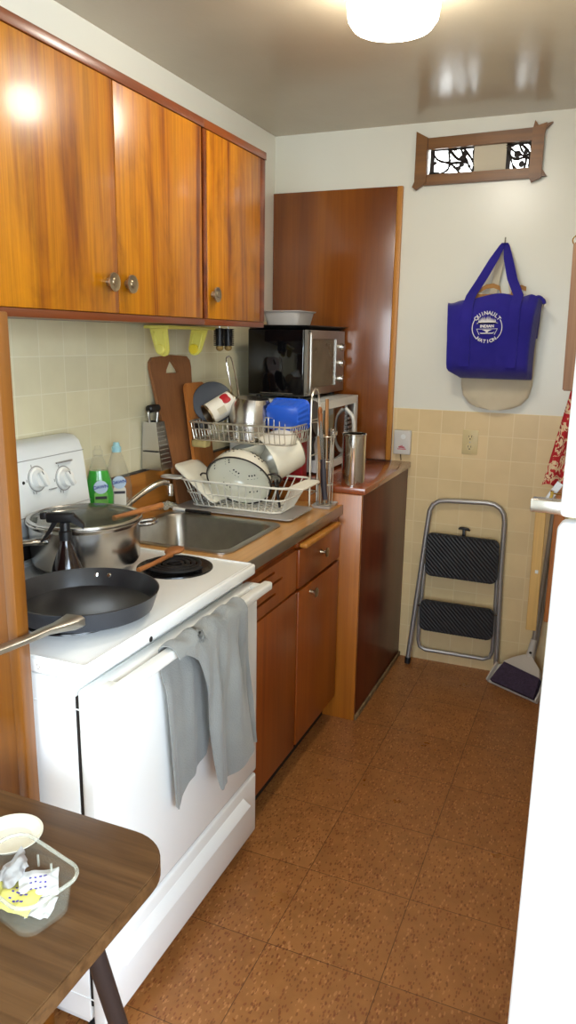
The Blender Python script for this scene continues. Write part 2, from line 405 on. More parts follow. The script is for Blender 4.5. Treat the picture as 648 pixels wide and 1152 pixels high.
        if thick:
            B = [[s.bm.verts.new(V[i][j]-nrm(i, j)*thick) for j in range(nv+1)] for i in range(nu+1)]
            for i in range(nu):
                for j in range(nv): fs.append(s.bm.faces.new((B[i][j], B[i][j+1], B[i+1][j+1], B[i+1][j])))
            for i in range(nu):
                fs.append(s.bm.faces.new((A[i][0], B[i][0], B[i+1][0], A[i+1][0]))); fs.append(s.bm.faces.new((A[i][nv], A[i+1][nv], B[i+1][nv], B[i][nv])))
            for j in range(nv):
                fs.append(s.bm.faces.new((A[0][j], A[0][j+1], B[0][j+1], B[0][j]))); fs.append(s.bm.faces.new((A[nu][j], B[nu][j], B[nu][j+1], A[nu][j+1])))
        s._fin(fs); return s
    def ball(s, c, r, sc=(1, 1, 1), mtx=None, seg=16):
        prof = [(r*math.sin(PI*k/10), -r*math.cos(PI*k/10)) for k in range(11)]; prof[0] = (0, -r); prof[-1] = (0, r)
        m = T(*c) @ Matrix.Diagonal((*sc, 1)); m = mtx @ m if mtx is not None else m
        return s.lathe(prof, m, seg)
    def text(s, txt, size, mtx, depth=.0008, bold=.0):
        cu = bpy.data.curves.new('txt', 'FONT'); cu.body = txt; cu.size = size; cu.extrude = depth; cu.align_x = 'CENTER'; cu.align_y = 'CENTER'; cu.offset = bold
        ob = bpy.data.objects.new('txt', cu); COL.objects.link(ob)
        me = bpy.data.meshes.new_from_object(ob.evaluated_get(bpy.context.evaluated_depsgraph_get()))
        b = bmesh.new(); b.from_mesh(me); s.add(b, mtx)
        bpy.data.objects.remove(ob); bpy.data.curves.remove(cu); bpy.data.meshes.remove(me); return s
    def _mesh(s, name, mat, inv, ang, norm):
        if not s.mats: s.mats = [mat]
        elif mat is not None and None in s.mats: s.mats[s.mats.index(None)] = mat
        if norm: bmesh.ops.recalc_face_normals(s.bm, faces=list(s.bm.faces))
        me = bpy.data.meshes.new(name); s.bm.transform(inv); s.bm.to_mesh(me); s.bm.free()
        for k in s.mats: me.materials.append(Mt[k])
        me.shade_smooth(); me.set_sharp_from_angle(angle=math.radians(ang))
        return me
    def build(s, name, mat=None, parent=None, label=None, ang=35, norm=True):
        root = parent
        while root.parent is not None: root = root.parent
        me = s._mesh(name, mat, ROOTM[root.name].inverted(), ang, norm)
        o = bpy.data.objects.new(name, me); COL.objects.link(o); o.parent = parent
        if label: o['label'] = label
        return o
    def one(s, name, mat=None, loc=(0, 0, 0), label=None, cat=None, group=None, kind=None, ang=35, norm=True, rot=None):
        m = T(*loc) if rot is None else T(*loc) @ rot
        me = s._mesh(name, mat, m.inverted(), ang, norm)
        o = bpy.data.objects.new(name, me); COL.objects.link(o); o.matrix_world = m; ROOTM[o.name] = m
        if label: o['label'] = label
        if cat: o['category'] = cat
        if group: o['group'] = group
        if kind: o['kind'] = kind
        return o
def thing(name, label, cat, loc=(0, 0, 0), group=None, rot=None):
    o = bpy.data.objects.new(name, None); COL.objects.link(o); o.empty_display_size = .05
    m = T(*loc) if rot is None else T(*loc) @ rot
    o.matrix_world = m; ROOTM[o.name] = m
    o['label'] = label; o['category'] = cat
    if group: o['group'] = group
    return o
def struct(m, name, mat=None, **kw): return m.one(name, mat, (0, 0, 0), kind='structure', **kw)

# ------------------------------------------------------------------ the room
H, D = 2.46, 3.47
struct(M().box(-.06, 2.76, -1.66, D+.06, -.06, 0), 'floor', 'floor')
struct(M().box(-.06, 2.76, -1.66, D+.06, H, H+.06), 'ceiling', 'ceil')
struct(M().box(-.06, 0, -1.66, D, 0, H), 'wall_left', 'wall')
struct(M().box(.0002, .004, 1.078, D-.0002, .9, 1.62), 'trim_1', 'tileL')
hx0, hx1, hz0, hz1 = .728, 1.163, 2.243, 2.352
m = M(); m.mat('wallback')
m.box(0, hx0, D, D+.06, 0, H).box(hx1, 2.76, D, D+.06, 0, H).box(hx0, hx1, D, D+.06, 0, hz0).box(hx0, hx1, D, D+.06, hz1, H)
struct(m, 'wall_back')
struct(M().box(.628, 1.4998, D-.004, D-.0002, .0002, 1.235), 'trim_2', 'tileB')
struct(M().box(1.5, 1.56, 1.62, D, 0, H).box(1.56, 2.7, 1.62, 1.68, 0, H).box(2.7, 2.76, -1.66, -1.3, 0, H).box(2.7, 2.76, .7, 1.62, 0, H).box(2.7, 2.76, -1.3, .7, 0, .7).box(2.7, 2.76, -1.3, .7, 2.15, H), 'wall_right', 'wall')
m = M()
for a_, b_, c_, d_ in ((-1.3, -1.25, .7, 2.15), (.65, .7, .7, 2.15), (-1.25, .65, .7, .75), (-1.25, .65, 2.1, 2.15), (-.32, -.28, .75, 2.1)): m.box(2.68, 2.76, a_, b_, c_, d_, .004)
struct(m, 'window_2', 'enamel')
wx0, wx1, wz0, wz1 = .75, 2.45, .75, 2.15
struct(M().box(0, wx0, -1.66, -1.6, 0, H).box(wx1, 2.7, -1.66, -1.6, 0, H).box(wx0, wx1, -1.66, -1.6, 0, wz0).box(wx0, wx1, -1.66, -1.6, wz1, H), 'wall_front', 'wall')
m = M(); t_ = .05
m.box(wx0, wx0+t_, -1.66, -1.58, wz0, wz1, .004).box(wx1-t_, wx1, -1.66, -1.58, wz0, wz1, .004).box(wx0, wx1, -1.66, -1.58, wz0, wz0+t_, .004).box(wx0, wx1, -1.66, -1.58, wz1-t_, wz1, .004)
m.box((wx0+wx1)/2-.02, (wx0+wx1)/2+.02, -1.65, -1.6, wz0, wz1, .003)
struct(m, 'window_1', 'enamel')
struct(M().box(1.2, 1.5, D-.012, D, 0, .012), 'dark_strip_back', 'darkgap')  # thin near-black strip along the foot of the back wall

# ceiling lamp
L = thing('ceiling_lamp', 'lit round white glass lamp on the ceiling', 'ceiling light', (.93, 2.12, H))
m = M().lathe([(0, -.004), (.125, -.004), (.13, -.012), (.13, -.022), (.118, -.026), (0, -.026)], T(.93, 2.12, H-.0))
m.build('base_plate', 'enamel', L)
m = M().lathe([(.112, -.027), (.119, -.04), (.121, -.07), (.117, -.1), (.104, -.118), (.08, -.126), (.0, -.13)], T(.93, 2.12, H))
m.build('glass_shade', 'lamp', L, 'glowing white glass shade')

# transom opening in the back wall
V = thing('vent_frame', 'brown wooden frame round the slim vent opening high on the back wall', 'vent', (.94, D, 2.3))
def hb(pts): return [(x, z) for x, z in pts]
XZ = Matrix(((1, 0, 0, 0), (0, 0, 1, 0), (0, 1, 0, 0), (0, 0, 0, 1)))   # (x, z, depth) -> world x, y=depth, z
def xz(m, poly, y0, y1, bev=.002): return m.prism(poly, y0, y1, XZ, bev=bev)
xz(M(), [(.715, 2.347), (1.185, 2.352), (1.185, 2.400), (.715, 2.392)], 3.448, 3.468).build('frame_board', 'ventwood', V)
xz(M(), [(.715, 2.203), (1.185, 2.207), (1.185, 2.248), (.715, 2.246)], 3.448, 3.468).build('frame_board', 'ventwood', V)
xz(M(), [(.668, 2.198), (.684, 2.185), (.728, 2.212), (.728, 2.392), (.677, 2.42), (.677, 2.218)], 3.438, 3.462).build('frame_board', 'ventwood', V)
xz(M(), [(1.155, 2.212), (1.166, 2.19), (1.206, 2.204), (1.206, 2.372), (1.212, 2.412), (1.180, 2.404), (1.165, 2.424), (1.158, 2.39)], 3.438, 3.462).build('frame_board', 'ventwood', V)
xz(M(), [(1.196, 2.208), (1.226, 2.212), (1.206, 2.24)], 3.445, 3.468, 0).build('corner_point', 'ventwood', V)
xz(M(), [(1.2, 2.38), (1.234, 2.414), (1.2, 2.406)], 3.445, 3.468, 0).build('corner_point', 'ventwood', V)
xz(M(), [(.922, hz0), (1.056, hz0), (1.056, hz1), (.922, hz1)], 3.474, 3.484, 0).build('cover_panel', 'pinkmid', V, 'plain beige cover panel')
def fret(x0, x1, seed):
    rng = random.Random(seed); m = M()
    m.box(x0, x0+.018, 3.476, 3.482, hz0, hz1).box(x0, x1, 3.476, 3.482, hz0, hz0+.008).box(x0, x1, 3.476, 3.482, hz1-.008, hz1)
    nx = max(2, int((x1-x0)/.05)); P = {}
    for i in range(nx+1):
        for j in range(3):
            P[i, j] = (x0+(x1-x0)*(i+(.5 if j == 1 else 0)+rng.uniform(-.25, .25))/nx, 0, hz0+(hz1-hz0)*(j/2+rng.uniform(-.1, .1)))
    for (i, j), p in P.items():
        for q in ((i+1, j), (i, j+1), (i-1, j+1)):
            if q in P and rng.random() < .8:
                a, b = Vector((min(max(p[0], x0), x1), 3.479, p[2])), Vector((min(max(P[q][0], x0), x1), 3.479, P[q][2]))
                mid = (a+b)/2+Vector((rng.uniform(-.01, .01), 0, rng.uniform(-.012, .012)))
                m.tube(spline([a, mid, b], 5), [rng.uniform(.0035, .0075) for _ in range(11)], 6)
    for _ in range(nx+1):
        c = (rng.uniform(x0+.02, x1-.02), 3.479, rng.uniform(hz0+.02, hz1-.02))
        m.ball(c, .011, (rng.uniform(.7, 1.5), .25, rng.uniform(.7, 1.3)), seg=10)
    return m
fret(.735, .922, 3).build('fretwork', 'fret', V, 'dark cut-out screen left of the cover')
fret(1.056, 1.16, 8).build('fretwork', 'fret', V, 'dark cut-out screen right of the cover')
M().box(hx0, hx1, 3.512, 3.516, hz0, hz1).build('bright_pane', 'vlight', V, 'brightly daylit pane behind the screens')

# stained plywood panel on the back wall
P_ = thing('plywood_panel', 'tall stained plywood panel fixed to the back wall in the corner', 'panel', (.3, D, .985))
M().box(.002, .600, D-.018, D-.001, .986, 2.208, .002).build('sheet', 'ply', P_)
M().box(.601, .626, D-.022, D-.001, .986, 2.208, .003).build('edge_strip', 'plyedge', P_, 'light edge strip')

# smoke alarm and outlet
A = thing('alarm_box', 'small white plug-in alarm box with red lettering on the tan tiles', 'alarm', (.68, D-.004, 1.075))
m = M().box(.640, .722, D-.03, D-.0045, 1.02, 1.134, .005, 3); m.build('case', 'beige', A)
m = M().lathe([(0, .001), (.011, .001), (.012, 0), (.0, 0)], frame((.686, D-.031, 1.104), (0, -1, 0))); m.build('button', 'panelgrey', A)
TX = lambda x, y, z, ang=0: T(x, y, z) @ R(PI/2, 'X') @ R(ang, 'Z')
m = M(); rng = random.Random(4)
for k in range(6): m.tube([(.667+k*.0045+rng.uniform(-.0006, .0006), D-.0305, 1.053), (.669+k*.0045, D-.0305, 1.058+rng.uniform(.0, .008)*(1 if k < 4 else .4))], .0018, 6)
m.tube([(.668, D-.0305, 1.0525), (.698, D-.0305, 1.0525)], .0012, 6)
for k in range(9): m.box(.662+k*.0045, .6652+k*.0045, D-.0308, D-.0299, 1.0435, 1.0435+rng.choice((.0045, .006, .005)))
m.build('red_lettering', 'redprint', A)
M().tube(spline([(.672, D-.012, 1.022), (.674, D-.01, 1.0), (.676, D-.012, .99)], 4), .003, 6).build('cord', 'rust', A)
O = thing('wall_outlet', 'ivory double outlet on the tan tiles below the hanging bags', 'outlet', (.992, D-.004, 1.095))
M().box(.957, 1.028, D-.0095, D-.0045, 1.04, 1.152, .0025).build('cover_plate', 'beigeplate', O)
for zc in (1.119, 1.073):
    m = M().lathe([(0, .0016), (.0155, .0016), (.0165, 0), (0, 0)], frame((.992, D-.0095, zc), (0, -1, 0)), 24); f = m.build('socket', 'beigeplate', O)
    m = M().box(.985, .987, D-.0118, D-.0112, zc-.001, zc+.008).box(.997, .999, D-.0118, D-.0112, zc-.001, zc+.008).lathe([(0, .0006), (.003, .0006), (.003, 0)], frame((.992, D-.0112, zc-.0075), (0, -1, 0)), 12)
    m.build('slots', 'darkgap', f)
M().lathe([(0, .0012), (.003, .001), (.0035, 0)], frame((.992, D-.0095, 1.096), (0, -1, 0)), 12).build('screw', 'steelsat', O)

# ------------------------------------------------------------------ wall cabinets
def knob(parent, x, y, z, r=.024, mat='nickel'):
    m = M().lathe([(0, 0), (.010, 0), (.009, .008), (r*.6, .011), (r, .017), (r*.98, .021), (r*.75, .0195), (r*.4, .020), (r*.3, .022), (0, .0225)], frame((x, y, z), (1, 0, 0)), 28)
    return m.build('knob', mat, parent)
ZB, ZT, XF = 1.587, 2.190, .33
def wallcab(label, y0, y1, doors, first):
    c = thing('wall_cabinet', label, 'cabinet', ((XF)/2, (y0+y1)/2, ZB))
    m = M().box(.006, XF-.019, y0, y0+.018, ZB, ZT).box(.006, XF-.019, y1-.018, y1, ZB, ZT).box(.006, XF-.019, y0+.018, y1-.018, ZB, ZB+.018).box(.006, XF-.019, y0+.018, y1-.018, ZT-.018, ZT).box(.006, .016, y0+.018, y1-.018, ZB+.018, ZT-.018)
    m.build('carcass', 'redwood', c)
    m = M().box(XF-.0185, XF-.001, y0, y1, ZB-.004, ZB+.016, .002); m.build('bottom_rail', 'redwood', c)
    M().box(XF-.0185, XF+.004, y0, y1, ZT-.024, ZT+.002, .002).build('top_rail', 'redwood', c)
    for a, b, kn in doors:
        d = M().box(XF-.018, XF+.002, a, b, ZB+.0165, ZT-.025, .0025).build('door', 'uwood', c)
        if kn: knob(d, XF+.002, kn, 1.68)
    if not first: M().box(XF-.018, XF, y1-.045, y1, ZB+.017, ZT-.025, .002).build('end_stile', 'redwood', c)
    M().box(XF-.018, XF, y0, y0+.018, ZB+.017, ZT-.025, .001).build('end_stile', 'redwood', c)
    return c
wallcab('varnished orange-brown wall cabinet with two knobbed doors above the stove', 1.08, 2.184, [(1.099, 1.716, 1.672), (1.719, 2.166, 1.753)], True)
wallcab('single-door varnished wall cabinet at the far end, above the toaster oven', 2.1845, 2.641, [(2.203, 2.595, 2.232)], False)

# end panel beside the stove
EP = thing('end_panel', 'orange wooden upright end panel at the left beside the stove', 'panel', (.27, 1.06, 0))
M().box(.006, .520, 1.048, 1.074, .0, 1.585, .002).build('board', 'postwood', EP)
M().box(.5205, .545, 1.044, 1.076, .0, 1.585, .003).build('edge_strip', 'postwood', EP)

# ------------------------------------------------------------------ stove
Y0, Y1 = 1.094, 1.864
S = thing('stove', 'white electric coil stove with a grey towel on its oven door handle', 'stove', (.34, (Y0+Y1)/2, 0))
m = M().box(.03, .628, Y0+.004, Y1-.004, .06, .878, .004)
m.box(.06, .6, Y0+.03, Y1-.03, .02, .06); body = m.build('body', 'enamel', S)
for sy, n in ((Y0+.004, -1),):
    m = M(); q = [(x, .0, z) for x, z in []]
    m.tube([(.10+.44*math.cos(a)*0+px, sy-.0003, pz) for px, pz, a in ((.09, .82, 0), (.545, .82, 0), (.565, .80, 0), (.565, .14, 0), (.545, .12, 0), (.09, .12, 0), (.07, .14, 0), (.07, .80, 0))], .0016, 6, closed=True)
    m.build('side_embossing', 'enamel', body)
M().box(.6285, .6335, Y0+.006, Y1-.006, .1, .845).build('door_gasket', 'darkgap', S)
# cooktop
m = M().box(.012, .664, Y0-.003, Y1+.003, .882, .9145, .007, 3)
m.tube([(.10, Y0+.006, .9135), (.652, Y0+.006, .9135), (.655, Y0+.012, .9135), (.655, Y1-.012, .9135), (.652, Y1-.006, .9135), (.10, Y1-.006, .9135)], .0042, 8)
ct = m.build('cooktop', 'enamel', S)
m = M()
for dx, dz in ((.045, .902), (.052, .898), (.048, .894)): m.lathe([(0, .0006), (.0012, .0006), (.0012, 0)], frame((.50+dx, Y0-.003, dz), (0, -1, 0)), 8)
m.build('rust_spots', 'rust', ct)
BURN = [(.475, 1.735, .098), (.215, 1.665, .098), (.47, 1.30, .098), (.21, 1.27, .075)]
for bx, by, br in BURN:
    p = M().lathe([(br*.25, .9155), (br*.9, .9158), (br+.004, .9185), (br+.008, .9185), (br+.009, .9148), (br*.2, .9147)], T(bx, by, 0), 40, closed=True).build('drip_pan', 'drip', S)
    pts = []
    for k in range(4*28+1):
        a = 2*PI*k/28; r = br*.2+(br*.86-br*.2)*k/(4*28); pts.append((bx+r*math.cos(a), by+r*math.sin(a), .926))
    m = M().tube(pts, .0058, 8, flat=.75)
    for a in (0, 2.1, 4.2): m.box(-.003, .003, 0, br*.9, .918, .9215, mtx=T(bx, by, 0) @ R(a+.3, 'Z'))
    m.tube([pts[-1], (pts[-1][0]-.02, pts[-1][1]+.01, .924), (bx-br*.95, by, .922)], .004, 6)
    m.build('coil', 'coil', p)
# oven door
m = M().box(.634, .674, Y0+.002, Y1-.002, .262, .862, .010, 3); door = m.build('oven_door', 'enamel', S)
m = M(); yy0, yy1 = Y0+.03, Y1+.0
m.box(.694, .722, Y0+.022, Y1-.006, .848, .872, .006, 3)
for yc in (Y0+.045, Y1-.035): m.box(.668, .700, yc-.018, yc+.018, .842, .866, .005, 2)
h = m.build('door_handle', 'whiteplastic', door)
M().lathe([(0, .001), (.006, .001), (.007, 0)], frame((.664, 1.32, .8905), (1, 0, 0)), 12).build('latch_hole', 'darkgap', door)
# drawer
m = M().box(.634, .672, Y0+.002, Y1-.002, .052, .252, .008, 3); dr = m.build('storage_drawer', 'enamel', S)
m = M().loft([[(.6715, Y0+.09, .215), (.6715, Y1-.09, .215), (.6715, Y1-.06, .172), (.6715, Y0+.06, .172)][::-1], [(.674, Y0+.092, .213), (.674, Y1-.092, .213), (.685, Y1-.066, .178), (.685, Y0+.066, .178)][::-1]])
m.build('drawer_grip', 'enamel', dr)
for lx, ly in ((.6, Y0+.05), (.6, Y1-.05), (.08, Y0+.05), (.08, Y1-.05)):
    M().lathe([(0, 0), (.016, 0), (.016, .012), (.009, .016), (.009, .021), (0, .021)], T(lx, ly, 0), 16).build('foot', 'black', S)
# backguard
prof = [(.012, .915), (.105, .915), (.105, .925), (.094, .93), (.094, .99), (.108, 1.005), (.104, 1.03), (.082, 1.205), (.07, 1.235), (.05, 1.25), (.012, 1.252)]
YX = Matrix(((1, 0, 0, 0), (0, 0, 1, 0), (0, 1, 0, 0), (0, 0, 0, 1)))
m = M().prism(prof, Y0+.004, Y1-.004, XZ, bev=.012); bg = m.build('backguard', 'panelgrey', S)
M().box(.0945, .0985, Y0+.02, Y1-.02, .932, .988).build('vent_slot', 'darkgap', bg)
nrm = Vector((.175, 0, .022)).normalized()
def onbg(y, z): return Vector((.104-(z-1.03)*(.022/.175)+.0005, y, z))
for y, z in ((1.751, 1.134), (1.640, 1.150), (1.30, 1.150), (1.19, 1.134)):
    f = frame(onbg(y, z), nrm, (0, 1, 0))
    k = M().lathe([(.032, 0), (.032, .003), (.027, .006), (.025, .016), (.023, .020), (0, .0205)], f, 32)
    k.box(-.008, .008, -.0245, .0245, .018, .032, .004, 2, f @ R(.5, 'Z')); k = k.build('knob', 'whiteplastic', bg)
    M().box(-.0012, .0012, .014, .024, .0315, .0328, mtx=f @ R(.5, 'Z')).build('pointer', 'black', k)
    m = M().lathe([(.034, 0), (.0355, .0004), (.037, 0)], f, 32)
    for dx, dy in ((-.038, .012), (-.036, .022), (0, .042), (.038, .016)): m.box(dx-.004, dx+.004, dy-.0012, dy+.0012, 0, .0006, mtx=f @ R(PI/2, 'Z'))
    m.build('dial_marks', 'greysteel', bg)
m = M()
for z in (1.052, 1.205): m.box(onbg(1, z).x-.002, onbg(1, z).x+.0006, Y0+.006, Y1-.006, z-.0009, z+.0009)
m.box(.09, .0945, 1.72, 1.79, 1.181, 1.1845).box(.09, .1, 1.68, 1.71, 1.112, 1.114)
m.build('panel_lines', 'greysteel', bg)
M().lathe([(0, .002), (.004, .002), (.005, 0)], frame(onbg(1.585, 1.147), nrm), 10).build('indicator_light', 'black', bg)

# towel over the handle
def sm(x, a, b):
    t = min(1, max(0, (x-a)/(b-a))); return t*t*(3-2*t)
def towel(u, v):
    # u along the bar, v from the back hem over the bar to the front hem; the cloth hangs long behind at the left and long in front at the right
    k = sm(u, .52, .70); yc = 1.318+.345*u
    Lb = (.385+.035*math.exp(-((u-.07)/.08)**2)-.10*max(0, u-.12))*(1-k)+.10*k
    Lf = .010+.045*sm(u, .05, .3)+.385*sm(u, .24, .42)+.012*math.sin(u*12)*k
    s = v*(Lb+.05+Lf)-Lb
    if s < 0:
        d = -s; wob = .004*min(1, d/.12)*(math.sin(u*21+d*5)+.4*math.sin(u*43))
        free = sm(d, .03, .10)
        return (.687+.010*free+max(-.004, wob), yc+.055*d*(1-u)+.16*d*max(0, .25-u), .858-d)
    if s < .05:
        a = s/.05*PI
        return (.7075-.0215*math.cos(a), yc, .866+.014*math.sin(a)+.005*math.sin(u*26)*math.sin(a))
    d = s-.05
    amp = .010*min(1, d/.16)
    wob = amp*(math.sin(u*19+.8-d*4)+.4*math.sin(u*41+d*7+1))+.0015*math.sin(u*40+d*20)
    pinch = .05*math.sin(min(1, d/.16)*PI/2)
    return (.7325+wob, yc-(u-.68)*pinch*1.2+.17*d*sm(u, .55, .9)+.06*d, .864-d)
tw = M().grid(towel, 84, 80, .0035).one('hand_towel', 'towel', (.71, 1.48, .88), 'grey terry towel draped over the oven door handle', 'towel', ang=80)

# ------------------------------------------------------------------ sink counter
YC = 2.73
C = thing('base_cabinet', 'red-brown wooden sink cabinet with louvred panel, drawer and doors under the counter', 'cabinet', (.31, 2.3, 0))
XC = .612
m = M().box(.006, .56, 1.872, YC-.004, .0, .1).box(.006, XC-.02, 1.872, 1.888, .1, .872).box(.006, XC-.02, YC-.02, YC-.004, .1, .872).box(.006, XC-.02, 1.888, YC-.02, .1, .118).box(.006, .016, 1.888, YC-.02, .118, .872)
m.build('carcass', 'bwood', C)
m = M().box(XC-.0195, XC, 1.872, YC-.004, .845, .872, .001).box(XC-.0195, XC, 2.235, 2.295, .1, .845, .001).box(XC-.0195, XC, YC-.03, YC-.004, .1, .845, .001).box(XC-.0195, XC, 1.872, 1.885, .1, .845, .001)
m.build('face_frame', 'bwood', C)
sl = [rrect(.17, .008, .0035, 3), rrect(.2, .008, .0035, 3), rrect(.17, .008, .0035, 3)]
YZ = lambda x: Matrix(((0, 0, 1, x), (1, 0, 0, 0), (0, 1, 0, 0), (0, 0, 0, 1)))    # (y, z, depth) -> x
holes = []
for (w, z, yc) in ((.19, .842, 1.985), (.25, .806, 2.02), (.20, .768, 1.99)):
    holes.append([(yc+a, z-.02+b) for a, b in rrect(w, .009, .004, 3)])
m = M().prism([(1.878, .705), (2.262, .705), (2.262, .848), (1.878, .848)], 0, .018, YZ(XC+.0005), holes)
m.build('louvred_panel', 'bwood', C)
M().box(XC-.012, XC-.006, 1.89, 2.23, .71, .845).build('slot_backing', 'darkgap', C)
d1 = M().box(XC+.0005, XC+.02, 1.878, 2.268, .105, .698, .003).build('door', 'bwood', C)
d2 = M().box(XC+.0005, XC+.02, 2.285, 2.712, .105, .690, .003).build('door', 'bwood', C)
M().lathe([(0, 0), (.008, 0), (.006, .012), (.006, .018), (.017, .023), (.018, .027), (.010, .03), (0, .0305)], frame((XC+.02, 2.395, .66), (1, 0, 0)), 24).build('knob', 'nickel', d2)
dw = M().box(XC+.0005, XC+.02, 2.285, 2.712, .702, .842, .003).build('drawer', 'bwood', C)
M().lathe([(0, 0), (.009, 0), (.006, .012), (.006, .018), (.017, .023), (.018, .027), (.010, .03), (0, .0305)], frame((XC+.02, 2.50, .782), (1, 0, 0)), 24).build('knob', 'nickel', dw)
bb = M().box(XC+.0005, XC+.012, 2.285, 2.712, .847, .8735, .002).build('bread_board', 'bwood', C)
M().box(XC+.0122, XC+.042, 2.30, 2.66, .846, .862, .005, 3).build('board_grip', 'plyedge', bb, 'light wooden grip of the pull-out board')
M().box(.5605, .575, 1.872, YC-.004, .0, .1).build('toe_kick', 'darkgap', C)

K = thing('countertop', 'tan woodgrain laminate counter around the steel sink', 'countertop', (.32, 2.3, .878))
SX0, SX1, SY0, SY1 = .095, .553, 1.905, 2.335
m = M()
outer = [(.006, 1.869), (.632, 1.869), (.632, YC-.003), (.006, YC-.003)]
hole = [((SX0+SX1)/2+a, (SY0+SY1)/2+b) for a, b in rrect(SX1-SX0-.03, SY1-SY0-.03, .05)]
m.prism(outer, .878, .9125, holes=[hole]); m.build('slab', 'laminate', K)
M().box(.6325, .6375, 1.869, YC-.003, .876, .9135, .002).build('steel_edge_strip', 'steelsat', K, 'dull steel strip along the counter edge')
m = M().box(.0055, .024, 1.869, D-.025, .9135, 1.066, .003); m.build('backsplash', 'splash', K)
M().box(.0055, .027, 1.869, D-.025, 1.0665, 1.071, .001).build('backsplash_cap', 'darkleg', K)

# sink
K2 = thing('sink', 'stainless steel sink let into the tan counter', 'sink', ((SX0+SX1)/2, (SY0+SY1)/2, .80))
cx, cy = (SX0+SX1)/2, (SY0+SY1)/2; w, h = SX1-SX0, SY1-SY0
def lp(a, b, r, z, ox=0): return [(cx+ox+p, cy+q, z) for p, q in rrect(a, b, r, 6)]
m = M().loft([lp(w, h, .045, .9132), lp(w, h, .045, .917), lp(w-.014, h-.014, .045, .9185), lp(w-.05, h-.05, .05, .916), lp(w-.058, h-.056, .055, .905), lp(w-.075, h-.07, .06, .80), lp(w-.11, h-.1, .06, .775), lp(.09, .09, .04, .768), lp(.085, .085, .04, .762), lp(w-.1, h-.09, .06, .769), lp(w-.071, h-.066, .06, .799), lp(w-.054, h-.052, .055, .9)], False, False)
m.build('basin', 'sinksteel', K2, norm=False)
M().lathe([(0, .764), (.018, .764), (.03, .769), (.038, .772), (.038, .774), (.028, .772), (.016, .767), (0, .767)], T(cx, cy, 0), 28).build('drain', 'chrome', K2)
F = thing('faucet', 'chrome faucet with its spout swung over the far end of the sink', 'faucet', (.06, 2.07, .9135))
m = M().lathe([(0, .9135), (.026, .9135), (.026, .922), (.02, .93), (.018, .985), (.014, .995), (0, .997)], T(.06, 2.07, 0), 24).box(.04, .08, 2.0, 2.14, .9135, .922, .004)
m.build('body', 'chrome', F)
m = M().tube(spline([(.062, 2.075, .965), (.075, 2.11, .99), (.10, 2.17, 1.022), (.122, 2.225, 1.042), (.134, 2.255, 1.036)], 6), [.011]*25, 12)
m.build('spout', 'chrome', F)
M().lathe([(0, .99), (.012, .99), (.0125, 1.028), (.009, 1.034), (0, 1.034)], T(.137, 2.262, 0), 20).build('aerator', 'chrome', F)
M().tube(spline([(.06, 2.06, .99), (.075, 2.05, 1.01), (.11, 2.035, 1.018)], 5), [.006]*8+[.008]*3, 10).build('lever', 'chrome', F)

# ------------------------------------------------------------------ low cabinet in the corner
LC = thing('corner_cabinet', 'dark varnished low cabinet with a red-brown top in the back corner', 'cabinet', (.36, 3.1, 0))
XP = .712
m = M().box(.03, XP-.02, YC+.02, D-.006, .0, .958); m.build('carcass', 'bwood', LC)
M().box(.03, XP-.0005, YC, YC+.0195, .0, .958, .003).build('front_post', 'owood', LC, 'lighter orange front face')
M().box(XP-.0195, XP, YC+.02, D-.006, .0, .955, .002).build('side_panel', 'darkply', LC, 'dark glossy side panel')
M().box(.028, XP+.012, YC-.002, D-.006, .959, .985, .003).build('top', 'topwood', LC)
M().box(XP+.0005, XP+.009, YC+.005, D-.006, .0, .022, .002).build('base_strip', 'rust', LC, 'worn pale strip along the floor')

# ------------------------------------------------------------------ refrigerator
rf = R(math.radians(-4.2), 'Z')
FR = thing('refrigerator', 'white refrigerator at the right with a chrome handle bracket', 'refrigerator', (1.5, .93, 0), rot=rf)
FM = ROOTM[FR.name]
M().box(.012, .70, .06, .62, .03, 1.70, .012, 3, FM).build('body', 'creamgasket', FR)
M().box(.0, .715, .008, .050, .06, 1.334, .010, 4, FM).build('lower_door', 'fridge', FR)
fd = M().box(.0035, .715, .008, .050, 1.342, 1.70, .006, 4, FM).build('freezer_door', 'fridge', FR)
M().box(.008, .705, .0502, .0595, .07, 1.69, .002, 1, FM).build('door_gasket', 'creamgasket', FR)
m = M().box(-.030, .03, -.012, .0075, 1.3485, 1.3645, .002, 2, FM); hd = m.build('handle_bracket', 'steel', fd)
M().box(.006, .028, -.03, -.0125, 1.35, 1.60, .006, 3, FM).build('handle_bar', 'fridge', fd)
for lx in (.05, .66):
    for ly in (.1, .58): M().lathe([(0, 0), (.02, 0), (.02, .029), (0, .029)], FM @ T(lx, ly, 0), 14).build('foot', 'black', FR)

# ------------------------------------------------------------------ folding table
TB = thing('folding_table', 'walnut laminate folding table at the lower left in front of the stove', 'table', (.5, .35, 0))
tp = []
for a, b in rrect(.94, 1.25, .085, 10): tp.append((.505+a, .295+b))
m = M().prism(tp, .711, .7405, bev=.002); m.build('tabletop', 'tabletop', TB)
m = M().box(.06, .95, -.25, .84, .695, .7105, .002); m.build('apron_frame', 'darkleg', TB)
for x in (.12, .9):
    M().tube([(x, .765, .70), (x, .775, .66), (x, .95, .012)], .0155, 14).build('leg', 'darkleg', TB)
    M().tube([(x, -.175, .70), (x, -.185, .66), (x, -.30, .012)], .0155, 14).build('leg', 'darkleg', TB)
m = M().tube([(.12, .90, .2), (.9, .90, .2)], .008, 8); m.build('crossbar', 'darkleg', TB)
m = M().tube(spline([(.9, .757, .672), (.9, .735, .652), (.9, .712, .655), (.9, .706, .68), (.9, .708, .702)], 5), .006, 8); m.build('brace_hook', 'handlegrey', TB)
